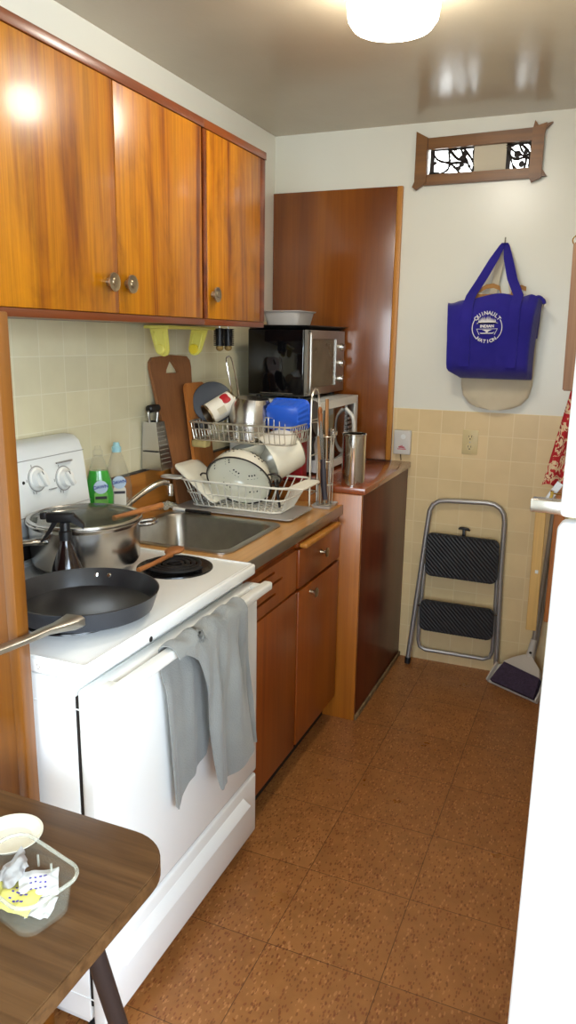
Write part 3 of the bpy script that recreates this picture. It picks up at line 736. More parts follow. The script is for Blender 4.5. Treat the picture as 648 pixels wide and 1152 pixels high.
for x in (.12, .9):
    for y in (.955, -.305): M().lathe([(0, 0), (.018, 0), (.018, .02), (0, .02)], T(x, y-.003 if y > 0 else y+.003, 0), 14).build('foot_cap', 'black', TB)

# ------------------------------------------------------------------ things on the stove
# pan
px, py, pz = .485, 1.325, .9325
PN = thing('frying_pan', 'large dark nonstick frying pan on the front left burner', 'pan', (px, py, pz))
m = M().mat('nonstick').lathe([(0, 0), (.148, 0), (.154, .003), (.168, .044), (.1695, .046)], T(px, py, pz), 56)
m.mat('nonstickin').lathe([(.1695, .046), (.166, .0465), (.1645, .044), (.150, .006), (.146, .0035), (0, .0035)], T(px, py, pz), 56)
m.build('bowl', None, PN)
m = M()
for a in (PI/2+.48, PI/2+.28):
    m.lathe([(0, .003), (.004, .0025), (.0062, 0), (0, 0)], frame((px+.159*math.cos(a), py+.159*math.sin(a), pz+.029), (-math.cos(a), -math.sin(a), .25)), 14)
for a in (-PI/2+.62, -PI/2+.42):
    m.lathe([(0, .003), (.004, .0025), (.0062, 0), (0, 0)], frame((px+.159*math.cos(a), py+.159*math.sin(a), pz+.029), (-math.cos(a), -math.sin(a), .25)), 14)
m.build('rivets', 'chrome', PN)
a = -PI/2+.52; bx, by = px+.166*math.cos(a), py+.166*math.sin(a)
HP = [(.566, 1.186, .966, .024, .013), (.570, 1.160, .968, .022, .012), (.568, 1.135, .970, .016, .009), (.565, 1.10, .974, .012, .007), (.564, 1.05, .976, .011, .006), (.556, .99, .977, .012, .0065), (.548, .93, .980, .013, .0065)]
m = M().loft([[(x+dx*w_, y+dx*w_*.18, z+dz*h_) for dx, dz in ((-1, -.6), (-.7, -1), (.7, -1), (1, -.6), (1, .6), (.7, 1), (-.7, 1), (-1, .6))] for x, y, z, w_, h_ in HP])
m.build('handle', 'steelsat', PN, 'steel handle', ang=50)
# pot and lid
qx, qy, qz = .248, 1.640, .9325
PT = thing('saute_pot', 'wide stainless steel pot on the rear burner by the control panel', 'pot', (qx, qy, qz))
m = M().lathe([(0, 0), (.136, 0), (.142, .003), (.147, .012), (.150, .11), (.1565, .118), (.157, .1205), (.1545, .122), (.1475, .113), (.1445, .014), (.134, .004), (0, .004)], T(qx, qy, qz), 56)
m.build('bowl', 'steel', PT)
m = M().tube(spline([(qx-.02, qy-.146, qz+.088), (qx-.028, qy-.175, qz+.092), (qx-.045, qy-.23, qz+.098), (qx-.075, qy-.33, qz+.106)], 6), [.019]*4+[.017]*3+[.014]*6+[.014]*6, 12, flat=.55)
m.build('long_handle', 'steel', PT)
m = M().tube(spline([(qx+.12, qy+.088, qz+.095), (qx+.15, qy+.105, qz+.1), (qx+.135, qy+.145, qz+.1), (qx+.09, qy+.118, qz+.095)], 6), .006, 8); m.build('loop_handle', 'steel', PT)
m = M().lathe([(.145, .1275), (.12, .138), (.08, .146), (0, .149), (0, .146), (.08, .143), (.12, .135), (.145, .125)], T(qx, qy, qz), 56); LD = m.build('lid', 'glass', PT, 'glass lid')
m = M().lathe([(.146, .124), (.1535, .124), (.155, .127), (.154, .130), (.146, .1305), (.1435, .128)], T(qx, qy, qz), 56, closed=True); m.build('lid_rim', 'steel', LD)
def stick(path, rad, bowl=None, flat=.6):
    m = M().tube(spline(path, 6), rad, 10)
    return m
sp = stick([(.355, 1.625, 1.0675), (.370, 1.72, 1.0685), (.386, 1.815, 1.069)], [.0075]*7+[.0085]*6)
sp.one('wooden_stick', 'spoonwood', (.37, 1.72, 1.062), 'short wooden stick laid across the right rim of the steel pot', 'stick')
m = M().tube(spline([(.455, 1.585, .947), (.452, 1.66, .943), (.446, 1.735, .941), (.441, 1.765, .941)], 5), [.0065]*11+[.007, .008, .009, .01, .011], 10)
m.ball((.437, 1.797, .944), .024, (1.05, 1.6, .4)); m.one('wooden_spoon', 'spoonwood', (.45, 1.7, .935), 'wooden spoon resting on the bare front burner', 'spoon')
# spray bottle
sx, sy, sz = .325, 1.462, .9145
SB = thing('spray_bottle', 'dark spray bottle with a black trigger standing behind the frying pan', 'spray bottle', (sx, sy, sz))
m = M().lathe([(0, 0), (.040, 0), (.043, .004), (.042, .03), (.036, .06), (.026, .088), (.018, .110), (.0135, .122), (.0125, .132), (0, .132)], T(sx, sy, sz), 28); m.build('bottle', 'amber', SB)
hm = T(sx, sy, sz) @ R(math.radians(-67), 'Z')
m = M().lathe([(0, .13), (.0165, .13), (.0165, .152), (.013, .155), (.012, .175), (0, .175)], hm, 20)
m.box(-.010, .010, -.045, .026, .174, .200, .006, 3, hm).loft([[(a*.010, .020, .176+b) for a, b in ((-1, 0), (1, 0), (1, .022), (-1, .022))], [(a*.007, .048, .160+b) for a, b in ((-1, 0), (1, 0), (1, .012), (-1, .012))]], mtx=hm)
m.box(-.007, .007, -.060, -.044, .182, .200, .003, 2, hm)
sh = m.build('spray_head', 'black', SB)
m = M().loft([[(a*.006, -.030+b, .176) for a, b in ((-1, 0), (1, 0), (1, .014), (-1, .014))], [(a*.006, -.044+b, .150) for a, b in ((-1, 0), (1, 0), (1, .011), (-1, .011))], [(a*.004, -.064+b, .122) for a, b in ((-1, 0), (1, 0), (1, .006), (-1, .006))]], mtx=hm); m.build('trigger', 'black', sh)

# ------------------------------------------------------------------ soap bottles
def soap(x, y, label, liquid, cap, fill, lab2):
    z = .9132
    B = thing('dish_soap_bottle', label, 'soap bottle', (x, y, z), 'dish soap bottles behind the stove')
    mt = T(x, y, z) @ R(math.radians(-51), 'Z') @ Matrix.Diagonal((.62, 1.15, 1, 1))
    prof = [(0, 0), (.037, 0), (.041, .006), (.042, .05), (.040, .10), (.041, .14), (.036, .18), (.026, .22), (.016, .255), (.012, .262)]
    m = M().lathe(prof+[(.0115, .262)]+[(r-.002, h_+.002) for r, h_ in prof[::-1] if r > .01]+[(0, .002)], mt, 28); m.build('bottle', 'clear', B)
    inner = [(0, .003)]+[(r-.0025, max(h_, .003)) for r, h_ in prof[1:] if h_ < fill]
    k = max(i for i, (r, h_) in enumerate(prof) if h_ < fill); r = prof[k][0]+(prof[k+1][0]-prof[k][0])*(fill-prof[k][1])/(prof[k+1][1]-prof[k][1])
    m = M().lathe(inner+[(r-.0025, fill), (0, fill)], mt, 28); m.build('soap', liquid, B)
    m = M().lathe([(0, .262), (.0155, .262), (.0155, .278), (.012, .281), (.009, .293), (0, .294)], T(x, y, z), 20); m.build('cap', cap, B)
    # label on the side that faces the room
    n = Vector((.62, -.78, 0)).normalized(); lm = frame((x+.026*.95+.002, y-.028, z+.0), n)
    lm = Matrix(((lm[0][0], 0, n.x, 0), (0, 0, n.y, 0), (0, 1, n.z, 0), (0, 0, 0, 1)))
    side = Vector((-n.y, n.x, 0)); o_ = Vector((x, y, z+.072))+n*.0275
    lm = Matrix((( side.x, 0, n.x, o_.x), (side.y, 0, n.y, o_.y), (0, 1, 0, o_.z), (0, 0, 0, 1)))
    m = M(); m.mat(lab2).prism([(a+.004, b+.045) for a, b in rrect(.042, .066, .01)], -.0055, .0006, lm)
    m.mat('labelpale').prism([(.004+.022*math.cos(t*PI/14), .093+.021*math.sin(t*PI/14)) for t in range(28)], -.004, .0012, lm)
    m.mat('labelblue').text('DAWN', .0145, lm @ T(.004, .094, .0014) @ R(.12, 'Z'), .0005, .0006)
    m.mat('labeldark').box(-.014, .022, .055, .064, .0004, .0012, mtx=lm)
    m.build('label', None, B)
soap(.080, 1.932, 'green dish soap bottle with a clear cap on the counter beside the stove panel', 'green', 'clear', .215, 'labelgreen')
soap(.082, 2.028, 'half-empty clear dish soap bottle with a pale blue cap, right of the green one', 'clearsoap', 'bluecap', .075, 'labelwhite')

# ------------------------------------------------------------------ left wall things
GR = thing('box_grater', 'steel box grater with a black grip hanging against the tiled wall', 'grater', (.045, 2.25, 1.072))
gz0, gz1 = 1.073, 1.245; gy = 2.318
def fr(z, hx, hy, cx_): return [(cx_-hx, gy-hy, z), (cx_+hx, gy-hy, z), (cx_+hx, gy+hy, z), (cx_-hx, gy+hy, z)]
m = M().loft([fr(gz0, .042, .040, .052), fr(gz0+.004, .042, .040, .052), fr(gz1, .028, .027, .040), fr(gz1-.0, .024, .023, .040), fr(gz0+.004, .038, .036, .052), fr(gz0, .038, .036, .052)], False, False)
gb = m.build('body', 'steel', GR, norm=False, ang=20)
m = M()
for i in range(5):
    for j in range(9):
        z = gz0+.025+j*.016; f = (z-gz0)/(gz1-gz0); m.ball((.052+.042+(.068-.094)*f+.001, gy-.026+i*.013*(1-.3*f), z), .003, (.7, 1, .6), seg=6)
m.build('grating_teeth', 'steelsat', gb)
m = M().box(.02, .082, gy-.0435, gy-.0375, gz0+.066, gz0+.070); m.build('slicing_slot', 'darkgap', gb)
for sg in (-1, 1): M().tube(spline([(.04, gy+sg*.024, gz1-.004), (.04, gy+sg*.03, gz1+.03), (.04, gy+sg*.024, gz1+.042)], 5), .006, 8, flat=.6).build('handle_bracket', 'steelsat', GR)
M().tube([(.04, gy-.032, gz1+.044), (.04, gy-.028, gz1+.046), (.04, gy, gz1+.048), (.04, gy+.028, gz1+.046), (.04, gy+.032, gz1+.044)], [.009, .014, .0145, .014, .009], 14).build('grip', 'black', GR)

def board(name, label, mat, poly, hole, base, lean, thick):
    """board poly in (u along the wall, v up); base = foot point; lean = lean angle to the wall"""
    mt = T(*base) @ R(-lean, 'Y') @ YZ(0)
    m = M().prism(poly, 0, thick, mt, holes=[hole] if hole else (), bev=.003 if not hole else 0)
    return m.one(name, mat, base, label, 'cutting board', ang=40)
poly = [(-.075, 0), (.075, 0), (.080, .13), (.118, .35), (.145, .52), (.14, .545), (.12, .56), (0, .567), (-.12, .56), (-.14, .545), (-.145, .52), (-.118, .35), (-.080, .13)]
board('cutting_board', 'large brown cutting board with a cut-out hole, leaning on the left wall', 'brownboard', poly, [(-.045, .500), (.045, .500), (.040, .512), (.008, .545), (-.008, .545), (-.040, .512)], (.076, 2.482, .9148), .13, .012)
poly = rrect(.16, .46, .025)
board('cutting_board', 'small orange wooden board behind the dark lid in the rack', 'orangeboard', [(a, b+.23) for a, b in poly], None, (.105, 2.592, .9148), .13, .012)

# paper towel holder, brushes under the wall cabinet
PH = thing('paper_towel_holder', 'empty yellow plastic paper towel holder under the wall cabinet', 'towel holder', (.12, 2.38, 1.583))
M().box(.075, .175, 2.215, 2.545, 1.571, 1.5825, .003).build('mount_bar', 'yellow', PH)
for yc, cap in ((2.235, 0), (2.515, 1)):
    sl = -.34 if cap else .42
    am = T(0, yc, 1.571) @ Matrix(((1, 0, 0, 0), (0, 1, -sl, 0), (0, 0, 1, 0), (0, 0, 0, 1))) @ T(0, -yc, -1.571)
    pl = [(.088, 1.571), (.158, 1.571), (.147, 1.505), (.143, 1.492), (.133, 1.482), (.118, 1.478), (.103, 1.482), (.093, 1.492), (.089, 1.505)]
    a = M().prism(pl, yc-.004, yc+.004, am @ XZ, bev=.002); a.tube([am @ Vector(p) for p in ((.103, yc-.0055, 1.56), (.100, yc-.0055, 1.505), (.118, yc-.0055, 1.49), (.136, yc-.0055, 1.505), (.139, yc-.0055, 1.56))], .003, 6)
    a = a.build('arm', 'yellow', PH)
    M().lathe([(0, .012), (.014, .012), (.018, .008), (.019, 0), (0, 0)], frame(am @ Vector((.115, yc-.004, 1.502)), (0, -1, 0)), 20).build('roll_hub', 'yellow2' if cap else 'yellow', a)
for yc, lab in ((2.605, 'black bristle bottle brush hanging next to the yellow towel holder'), (2.675, 'black bristle bottle brush hanging on the right of its twin')):
    B = thing('bottle_brush', lab, 'brush', (.16, yc, 1.583 if yc < 2.64 else 1.583), 'black brushes under the cabinet')
    zt = 1.5868
    M().tube([(.16, yc, 1.500), (.16, yc, zt)], .004, 8).build('stem', 'steelsat', B)
    m = M()
    for k in range(11):
        for j in range(14):
            a = 2*PI*j/14+k*.3; z = 1.515+k*.006
            m.tube([(.16+.003*math.cos(a), yc+.003*math.sin(a), z), (.16+.023*math.cos(a), yc+.023*math.sin(a), z+.0015)], [.003, .0016], 4)
    m.lathe([(0, 1.511), (.015, 1.513), (.016, 1.578), (0, 1.58)], T(.16, yc, 0), 12)
    m.build('bristles', 'black', B)
    M().ball((.16, yc, 1.506), .015, (1, 1, .8), seg=14).build('tip', 'cork', B)

m = M().grid(lambda u, v: (.045+.05*u+.006*mnoise.noise(Vector((u*4, v*4, 1))), 2.30+.085*v+.006*mnoise.noise(Vector((u*4, v*4, 5))), .928+.012*mnoise.noise(Vector((u*5, v*5, 9)))+.016*math.sin(u*PI)*math.sin(v*PI)), 18, 18, .001)
m.one('plastic_bag', 'tubrim', (.07, 2.34, .914), 'small crumpled clear plastic bag on the counter between faucet and dish rack', 'plastic bag')
DBR = thing('dish_brush', 'black and white dish brush lying at the left end of the dish rack', 'brush', (.10, 2.35, .914))
M().tube([(.155, 2.339, .9215), (.195, 2.338, .9215), (.26, 2.338, .9215)], [.005, .0065, .006], 10).build('handle', 'black', DBR)
M().tube([(.105, 2.341, .922), (.125, 2.340, .922), (.156, 2.339, .9215)], [.009, .009, .005], 10).build('head', 'whiteplastic', DBR)

# ------------------------------------------------------------------ white dish rack (z 0.93 .. 1.04)
ZC = .9126
TR = M().prism([(.315+a, 2.475+b) for a, b in rrect(.50, .235, .02)], ZC+.0075, ZC+.0115).one('drain_tray', 'frost', (.3, 2.47, ZC+.007), 'milky plastic drain tray under the white dish rack', 'tray')
DR = thing('dish_rack', 'white wire dish rack full of crockery beside the sink', 'dish rack', (.3, 2.47, .926))
def rect(x0, x1, y0, y1, z, r=.03): return [((x0+x1)/2+a, (y0+y1)/2+b, z) for a, b in rrect(x1-x0, y1-y0, r, 4)]
bx0, bx1, by0, by1, bz = .140, .500, 2.405, 2.575, .931
tx0, tx1, ty0, ty1, tz = .118, .555, 2.350, 2.600, 1.034
m = M().tube(rect(tx0, tx1, ty0, ty1, tz, .04), .0042, 8, closed=True).tube(rect(bx0, bx1, by0, by1, bz, .03), .0032, 8, closed=True).tube(rect((bx0+tx0)/2, (bx1+tx1)/2, (by0+ty0)/2, (by1+ty1)/2, (bz+tz)/2, .035), .003, 8, closed=True)
m.build('rim_wires', 'creamwire', DR)
m = M(); 
for k in range(13):
    f = k/12; xa, xb = bx0+.03+(bx1-bx0-.06)*f, tx0+.04+(tx1-tx0-.08)*f
    m.tube([(xb, ty0, tz), (xa, by0, bz), (xa, by1, bz), (xb, ty1, tz)], .0024, 6)
for k in range(9):
    f = k/8; ya, yb = by0+.03+(by1-by0-.06)*f, ty0+.035+(ty1-ty0-.07)*f
    m.tube([(tx0, yb, tz), (bx0, ya, bz)], .0024, 6); m.tube([(tx1, yb, tz), (bx1, ya, bz)], .0024, 6)
m.build('side_wires', 'creamwire', DR)
m = M()
for k in range(6): m.tube([(bx0, by0+.02+k*.026, bz-.002), (bx1, by0+.02+k*.026, bz-.002)], .0022, 6)
for x in (.165, .46):
    for y in (by0+.01, by1-.01): m.ball((x, y, bz-.003), .0042, seg=8)
m.build('floor_wires', 'creamwire', DR)
for x0, x1, y0_, y1_ in ((.036, .121, 2.354, 2.402), (.552, .606, 2.368, 2.545)):
    m = M()
    m.tube(rect(x0, x1, y0_, y1_, tz+.001, .02), .004, 8, closed=True)
    n = int((y1_-y0_)/.0175)
    for k in range(n): m.tube([(x0+.002, y0_+.010+k*.0175, tz+.001), (x1-.002, y0_+.010+k*.0175, tz+.001)], .0052, 6, flat=.5)
    m.build('end_grip', 'creamwire', DR)

# square plate standing in the rack
pm = Matrix(((.785, 0, -.62, .176), (0, 1, 0, 2.460), (-.62, 0, -.785, 1.024), (0, 0, 0, 1)))
m = M().loft([[(a, b, 0) for a, b in rrect(.16, .135, .02)], [(a, b, 0.002) for a, b in rrect(.178, .152, .022)], [(a, b, .009) for a, b in rrect(.212, .184, .024)], [(a, b, .0125) for a, b in rrect(.212, .184, .024)], [(a, b, .0055) for a, b in rrect(.176, .150, .022)]], True, True, mtx=pm)
m.one('square_plate', 'creamenamel', (.15, 2.475, .94), 'white square plate leaning at the left end of the white rack', 'plate', ang=50)
# colander
nv = Vector((.10, -.80, -.59)).normalized(); cc = Vector((.318, 2.452, 1.026))
cm = frame(cc, -nv, (1, 0, 0))
CD = thing('colander', 'white enamel colander tipped forward in the white rack', 'colander', tuple(cc+Vector((0, .05, -.085))))
def holes_ok(u, a): return False
Rc = .121
prof = [(Rc+.004, 0), (Rc, .004), (Rc*.97, .03), (Rc*.86, .062), (Rc*.66, .086), (Rc*.4, .1), (0, .106)]
inn = [(r-.003 if r > .01 else 0, z-.003) for r, z in prof[1:]][::-1]
m = M().lathe(prof+inn+[(Rc-.003, .001)], cm, 56); cb = m.build('bowl', 'creamenamel', CD)
M().tube([cm @ Vector(((Rc+.003)*math.cos(2*PI*k/48), (Rc+.003)*math.sin(2*PI*k/48), .001)) for k in range(48)], .0028, 8, closed=True).build('rim', 'darkleg', CD, 'dark rim')
m = M()
def onbowl(ang, t):
    pts = prof[1:]; i = min(int(t*(len(pts)-1)), len(pts)-2); f = t*(len(pts)-1)-i
    r = pts[i][0]*(1-f)+pts[i+1][0]*f; z = pts[i][1]*(1-f)+pts[i+1][1]*f
    return Vector((r*math.cos(ang), r*math.sin(ang), z))
for q in range(6):
    a0 = q*PI/3+.35
    for i, n in enumerate((3, 4, 5, 4, 3)):
        for j in range(n):
            t = .30+i*.098; a = a0+(j-(n-1)/2)*.15/(1-.35*(t-.3)*1.5)
            p = onbowl(a, t); nn = (onbowl(a, t+.05)-onbowl(a, t-.05)); tg = Vector((-math.sin(a), math.cos(a), 0)); no = nn.cross(tg).normalized()
            if no.dot(p) < 0: no = -no
            f = cm @ frame(p-no*.0042, no)
            m.lathe([(0, 0), (.0036, 0), (.0036, .0054), (0, .0054)], f, 8)
m.build('drain_holes', 'darkgap', cb)
for sgn in (-1, 1):
    a = PI/2+sgn*PI/2+.15*0
    p0 = cm @ Vector((sgn*Rc*.98, -.024, .012)); p1 = cm @ Vector((sgn*Rc*.98, .024, .012)); e = cm.to_3x3() @ Vector((sgn, 0, .12))
    M().tube(spline([p0, p0+e*.028, (p0+p1)/2+e*.042, p1+e*.028, p1], 5), .0035, 8).build('handle', 'darkleg', CD)
# white bowl behind the colander and big white pot on its side
bm_ = frame((.312, 2.568, 1.118), (-.22, -.12, .95)) @ Matrix.Scale(.9, 4)
m = M().lathe([(0, -.03), (.035, -.03), (.038, -.024), (.062, 0), (.075, .032), (.0775, .034), (.0765, .036), (.071, .033), (.058, .002), (.03, -.02), (0, -.022)], bm_, 44)
m.one('bowl', 'creamenamel', (.335, 2.55, 1.06), 'small cream bowl wedged behind the colander', 'bowl')
bm2 = frame((.420, 2.592, 1.120), (-.60, -.62, -.38)) @ Matrix.Scale(.98, 4)
m = M().lathe([(0, -.075), (.07, -.075), (.083, -.066), (.088, -.05), (.093, .05), (.096, .058), (.0945, .060), (.089, .052), (.084, -.048), (.07, -.068), (0, -.069)], bm2, 48)
m.one('mixing_bowl', 'creamenamel', (.42, 2.58, 1.0), 'big white bowl lying on its side at the right of the white rack', 'bowl')
m = M().tube(spline([(.475, 2.475, .937), (.462, 2.485, .985), (.448, 2.500, 1.035)], 5), [.007, .008, .009, .009, .009, .008, .008, .012, .016, .017, .012], 10, flat=.5)
m.one('serving_spoon', 'black', (.475, 2.475, .933), 'black plastic spoon standing between the colander and the big bowl', 'spoon')

# ------------------------------------------------------------------ tall chrome two-tier rack
CR = thing('two_tier_rack', 'tall chrome wire rack straddling the white dish rack', 'dish rack', (.3, 2.68, ZC))
UX0, UX1, UY0, UY1, UZ0, UZ1 = .086, .512, 2.475, 2.715, 1.165, 1.232
m = M()
for x in (.038, .527):
    m.tube(spline([(x, 2.642, ZC+.001), (x, 2.642, 1.1), (x, 2.642, 1.30), (x, 2.655, 1.345), (x, 2.682, 1.36), (x, 2.709, 1.345), (x, 2.722, 1.30), (x, 2.722, 1.1), (x, 2.722, ZC+.001)], 5), .0042, 8)
    m.tube([(x, 2.642, .96), (x, 2.722, .96)], .003, 6); m.tube([(x, 2.642, 1.11), (x, 2.722, 1.11)], .003, 6); m.tube([(x, 2.642, 1.245), (x, 2.722, 1.245)], .003, 6)
m.tube([(.038, 2.722, .96), (.527, 2.722, .96)], .003, 6)
m.build('end_frames', 'chromewire', CR)
m = M().tube(rect(UX0, UX1, UY0, UY1, UZ1, .03), .0036, 8, closed=True).tube(rect(UX0+.015, UX1-.01, UY0+.015, UY1-.01, UZ0, .03), .0028, 8, closed=True).tube(rect(UX0+.006, UX1-.004, UY0+.006, UY1-.004, (UZ0+UZ1)/2+.008, .03), .0026, 8, closed=True)
for x, sx_ in ((.038, UX0), (.527, UX1)): m.tube([(x, 2.648 if x > .3 else 2.690, UZ1), (sx_, 2.648 if x > .3 else 2.684, UZ1)], .003, 6); m.tube([(x, 2.715, UZ1), (sx_, 2.70, UZ1)], .003, 6)
m.build('upper_rim', 'chromewire', CR)
m = M()
for k in range(19):
    f = k/18; x = UX0+.03+(UX1-UX0-.055)*f
    m.tube([(x, UY0, UZ1), (x, UY0+.015, UZ0), (x, UY1-.01, UZ0), (x, UY1, UZ1)], .002, 6)
for k in range(9):
    y = UY0+.03+(UY1-UY0-.06)*k/8; m.tube([(UX0, y, UZ1), (UX0+.015, y, UZ0)], .002, 6); m.tube([(UX1, y, UZ1), (UX1-.01, y, UZ0)], .002, 6)
m.build('basket_wires', 'chromewire', CR)
m = M()
for k in range(8): m.tube(spline([(.335+k*.023, UY0+.10, UZ0), (.335+k*.023, UY0+.10, UZ1+.022), (.335+k*.023, UY0+.112, UZ1+.03)], 4), .002, 6)
m.tube([(.33, UY0+.10, UZ1+.022), (.50, UY0+.10, UZ1+.022)], .0025, 6)
m.build('plate_divider', 'chromewire', CR)

# things in the upper basket
ZB2 = UZ0+.003
lm = frame((.132, 2.602, 1.298), (.55, -.80, .22)) @ Matrix.Scale(.92, 4)
m = M().lathe([(0, .004), (.06, .003), (.086, -.001), (.0885, -.004), (.086, -.006), (.06, -.002), (0, -.001)], lm, 44); ld = m.one('pan_lid', 'slate', (.12, 2.63, 1.21), 'dark grey round pan lid propped up at the left of the chrome rack', 'lid')
tc = Vector((.152, 2.515, 1.255)); ta = Vector((.56, .68, .46)).normalized(); tm = frame(tc, ta) @ Matrix.Scale(1.1, 4)
TCN = thing('tin_can', 'open empty tin can with a red and white label, tipped in the chrome rack', 'can', tuple(tc-Vector((0, 0, .033))))
m = M().lathe([(.0375, 0), (.039, .0015), (.0375, .004), (.0375, .106), (.039, .109), (.037, .111), (.0345, .108), (0, .108), (0, .106), (.035, .105), (.0352, .003), (.0355, 0)], tm, 36, closed=True); tb = m.build('can_body', 'nickel', TCN)
m = M().mat('labelwhite').lathe([(.0377, .008), (.0382, .008), (.0382, .103), (.0377, .103)], tm, 36, closed=True)
fa = tm.inverted().to_3x3() @ Vector((1.2, -2.5, .9)); fa = math.atan2(fa.y, fa.x)
m.mat('red').ball((0, 0, 0), .017, (.28, 1.2, 1.25), mtx=tm @ R(fa-.35, 'Z') @ T(.0345, 0, .078))
m.mat('pinkmid').box(.0355, .0386, -.012, .012, .03, .06, mtx=tm @ R(fa+.5, 'Z'))
m.build('label', None, tb, 'white paper label with a red patch')
pm_ = frame((.285, 2.610, ZB2+.002), (.10, -.05, 1)) @ Matrix.Scale(1.2, 4)
m = M().lathe([(.076, 0), (.0775, .003), (.074, .006), (.072, .05), (.067, .10), (.052, .128), (.0, .135), (0, .132), (.05, .125), (.065, .098), (.070, .05), (.072, 0)], pm_, 44, closed=True)
m.one('steel_bowl', 'steel', (.285, 2.61, ZB2), 'deep stainless steel bowl upside down in the chrome rack', 'bowl')
# blue tub, bottom towards the room
bt = frame((.440, 2.62, 1.262), (.05, .97, .12), (1, 0, 0))
def rib(w, h, r, z, amp):
    out = []
    P = rrect(w, h, r, 6)
    for i in range(len(P)):
        a, b = Vector(P[i]), Vector(P[(i+1) % len(P)]); n = 14 if i % 7 == 6 else 2
        for k in range(n):
            p = a+(b-a)*k/n; out.append(p)
    N = len(out); c = []
    for i, p in enumerate(out):
        s = 1+amp*math.sin(2*PI*i/N*22); c.append((p.x*s, p.y*s, z))
    return c
m = M().loft([rib(.128, .088, .02, -.05, 0), rib(.136, .096, .022, -.044, .03), rib(.150, .108, .024, .02, .03), rib(.154, .112, .024, .026, 0), rib(.160, .118, .026, .027, 0), rib(.160, .118, .026, .031, 0), rib(.150, .108, .024, .031, 0), rib(.126, .086, .02, -.042, 0)], True, True, mtx=bt)
m.one('plastic_tub', 'blue', (.44, 2.62, 1.2), 'blue ribbed plastic tub upside down in the chrome rack', 'tub', ang=60)
m = M().lathe([(0, 0), (.017, 0), (.019, .004), (.019, .03), (.016, .036), (.0165, .038), (0, .038)], T(.130, 2.512, ZB2), 24); JR = thing('glass_jar', 'small glass jar with a black lid at the left front of the chrome rack', 'jar', (.130, 2.512, ZB2))
m.build('jar_body', 'glass', JR)
M().lathe([(0, .0385), (.026, .0385), (.0275, .042), (.0275, .058), (.025, .062), (0, .063)], T(.130, 2.512, ZB2), 24).build('lid', 'black', JR)
gm = T(.225, 2.522, ZB2)
m = M().loft([[(a, b, z) for a, b in rrect(w, h, .012, 4)] for w, h, z in ((.085, .055, 0), (.09, .06, .004), (.098, .066, .055), (.094, .062, .055), (.086, .056, .006))], True, True, mtx=gm)
m.one('glass_dish', 'tubclear', (.225, 2.522, ZB2), 'clear rectangular dish in front of the tin can', 'dish')
m = M().box(.07, .14, 2.43, 2.465, 1.125, 1.158, .008, 3)
m = M().box(.085, .15, 2.505, 2.55, UZ0-.034, UZ0-.003, .008, 3); m.one('sponge', 'sponge', (.115, 2.528, UZ0-.034), 'yellow sponge hanging under the left end of the chrome rack', 'sponge')
# dark saucepan and small utensils behind the white rack
m = M().lathe([(0, 0), (.052, 0), (.055, .004), (.056, .085), (.058, .088), (.056, .09), (.053, .085), (.052, .008), (0, .005)], T(.25, 2.660, ZC+.001), 40)
SP_ = thing('saucepan', 'black saucepan on the counter behind the white rack', 'saucepan', (.25, 2.66, ZC))
m.build('bowl', 'nonstickin', SP_)
m = M().mat('labelblue').box(-.02, .02, -.0575, -.0545, .045, .075, .001, 1, T(.25, 2.66, ZC)).mat('labelpale').box(-.016, .008, -.0582, -.0572, .058, .068, 0, 1, T(.25, 2.66, ZC)); m.build('label', None, SP_, 'blue and white sticker')
# wire loop handle standing up behind
m = M().tube(spline([(.200, 2.69, UZ0+.004), (.185, 2.672, 1.30), (.165, 2.655, 1.44), (.158, 2.665, 1.468), (.160, 2.69, 1.470), (.168, 2.70, 1.442), (.196, 2.705, 1.30), (.206, 2.708, UZ0+.004)], 6), .003, 8)
m.one('wire_whisk', 'chrome', (.2, 2.7, UZ0), 'chrome wire loop handle sticking up behind the steel bowl', 'kitchen tool')
# black skillet hanging on the far side
SKM = frame((.585, 2.775, 1.235), (.93, -.30, .10))
# red carton
m = M().box(.36, .445, 2.765, 2.82, .9862, 1.185, .003); m.one('red_carton', 'red', (.40, 2.79, .9862), 'red carton standing behind the racks on the low cabinet', 'box')
SK = thing('skillet', 'black round skillet propped on its edge beside the blue tub', 'pan', (.478, 2.825, .986))
skm = frame((.482, 2.812, 1.235), (.99, .10, .10)) @ Matrix.Scale(.74, 4)
m = M().lathe([(0, .0), (.09, .0), (.105, -.03), (.1075, -.03), (.093, .004), (0, .004)], skm, 40); m.build('bowl', 'black', SK)
m = M().tube([skm @ Vector((0, -.104, -.02)), skm @ Vector((0, -.14, -.03)), skm @ Vector((0.0, -.225, -.03))], [.012, .01, .011], 10, flat=.6); m.build('handle', 'black', SK)

# utensil caddy
UX, UY = .577, 2.684
UT = thing('drip_tray', 'pale narrow drip tray under the utensil caddy at the counter end', 'tray', (.59, 2.68, ZC))
m = M().loft([[(.580+a, 2.672+b, z) for a, b in rrect(w, h, .012, 4)] for w, h, z in ((.07, .10, ZC+.001), (.078, .108, ZC+.012), (.074, .104, ZC+.012), (.066, .096, ZC+.004))]); m.build('tray', 'frost', UT)
CA = thing('utensil_caddy', 'round chrome wire caddy holding knives and wooden spoons', 'utensil holder', (UX, UY, ZC+.006))
m = M(); cr = .028
for z in (ZC+.008, 1.0, 1.09, 1.185): m.tube([(UX+cr*math.cos(2*PI*k/24), UY+cr*math.sin(2*PI*k/24), z) for k in range(24)], .0026, 6, closed=True)
for k in range(10): a = 2*PI*k/10; m.tube([(UX+cr*math.cos(a), UY+cr*math.sin(a), ZC+.008), (UX+cr*math.cos(a), UY+cr*math.sin(a), 1.185)], .0018, 6)
for a in (0, 1.57, 3.14): m.tube([(UX+cr*math.cos(a), UY+cr*math.sin(a), ZC+.008), (UX-cr*math.cos(a), UY-cr*math.sin(a), ZC+.008)], .0018, 6)
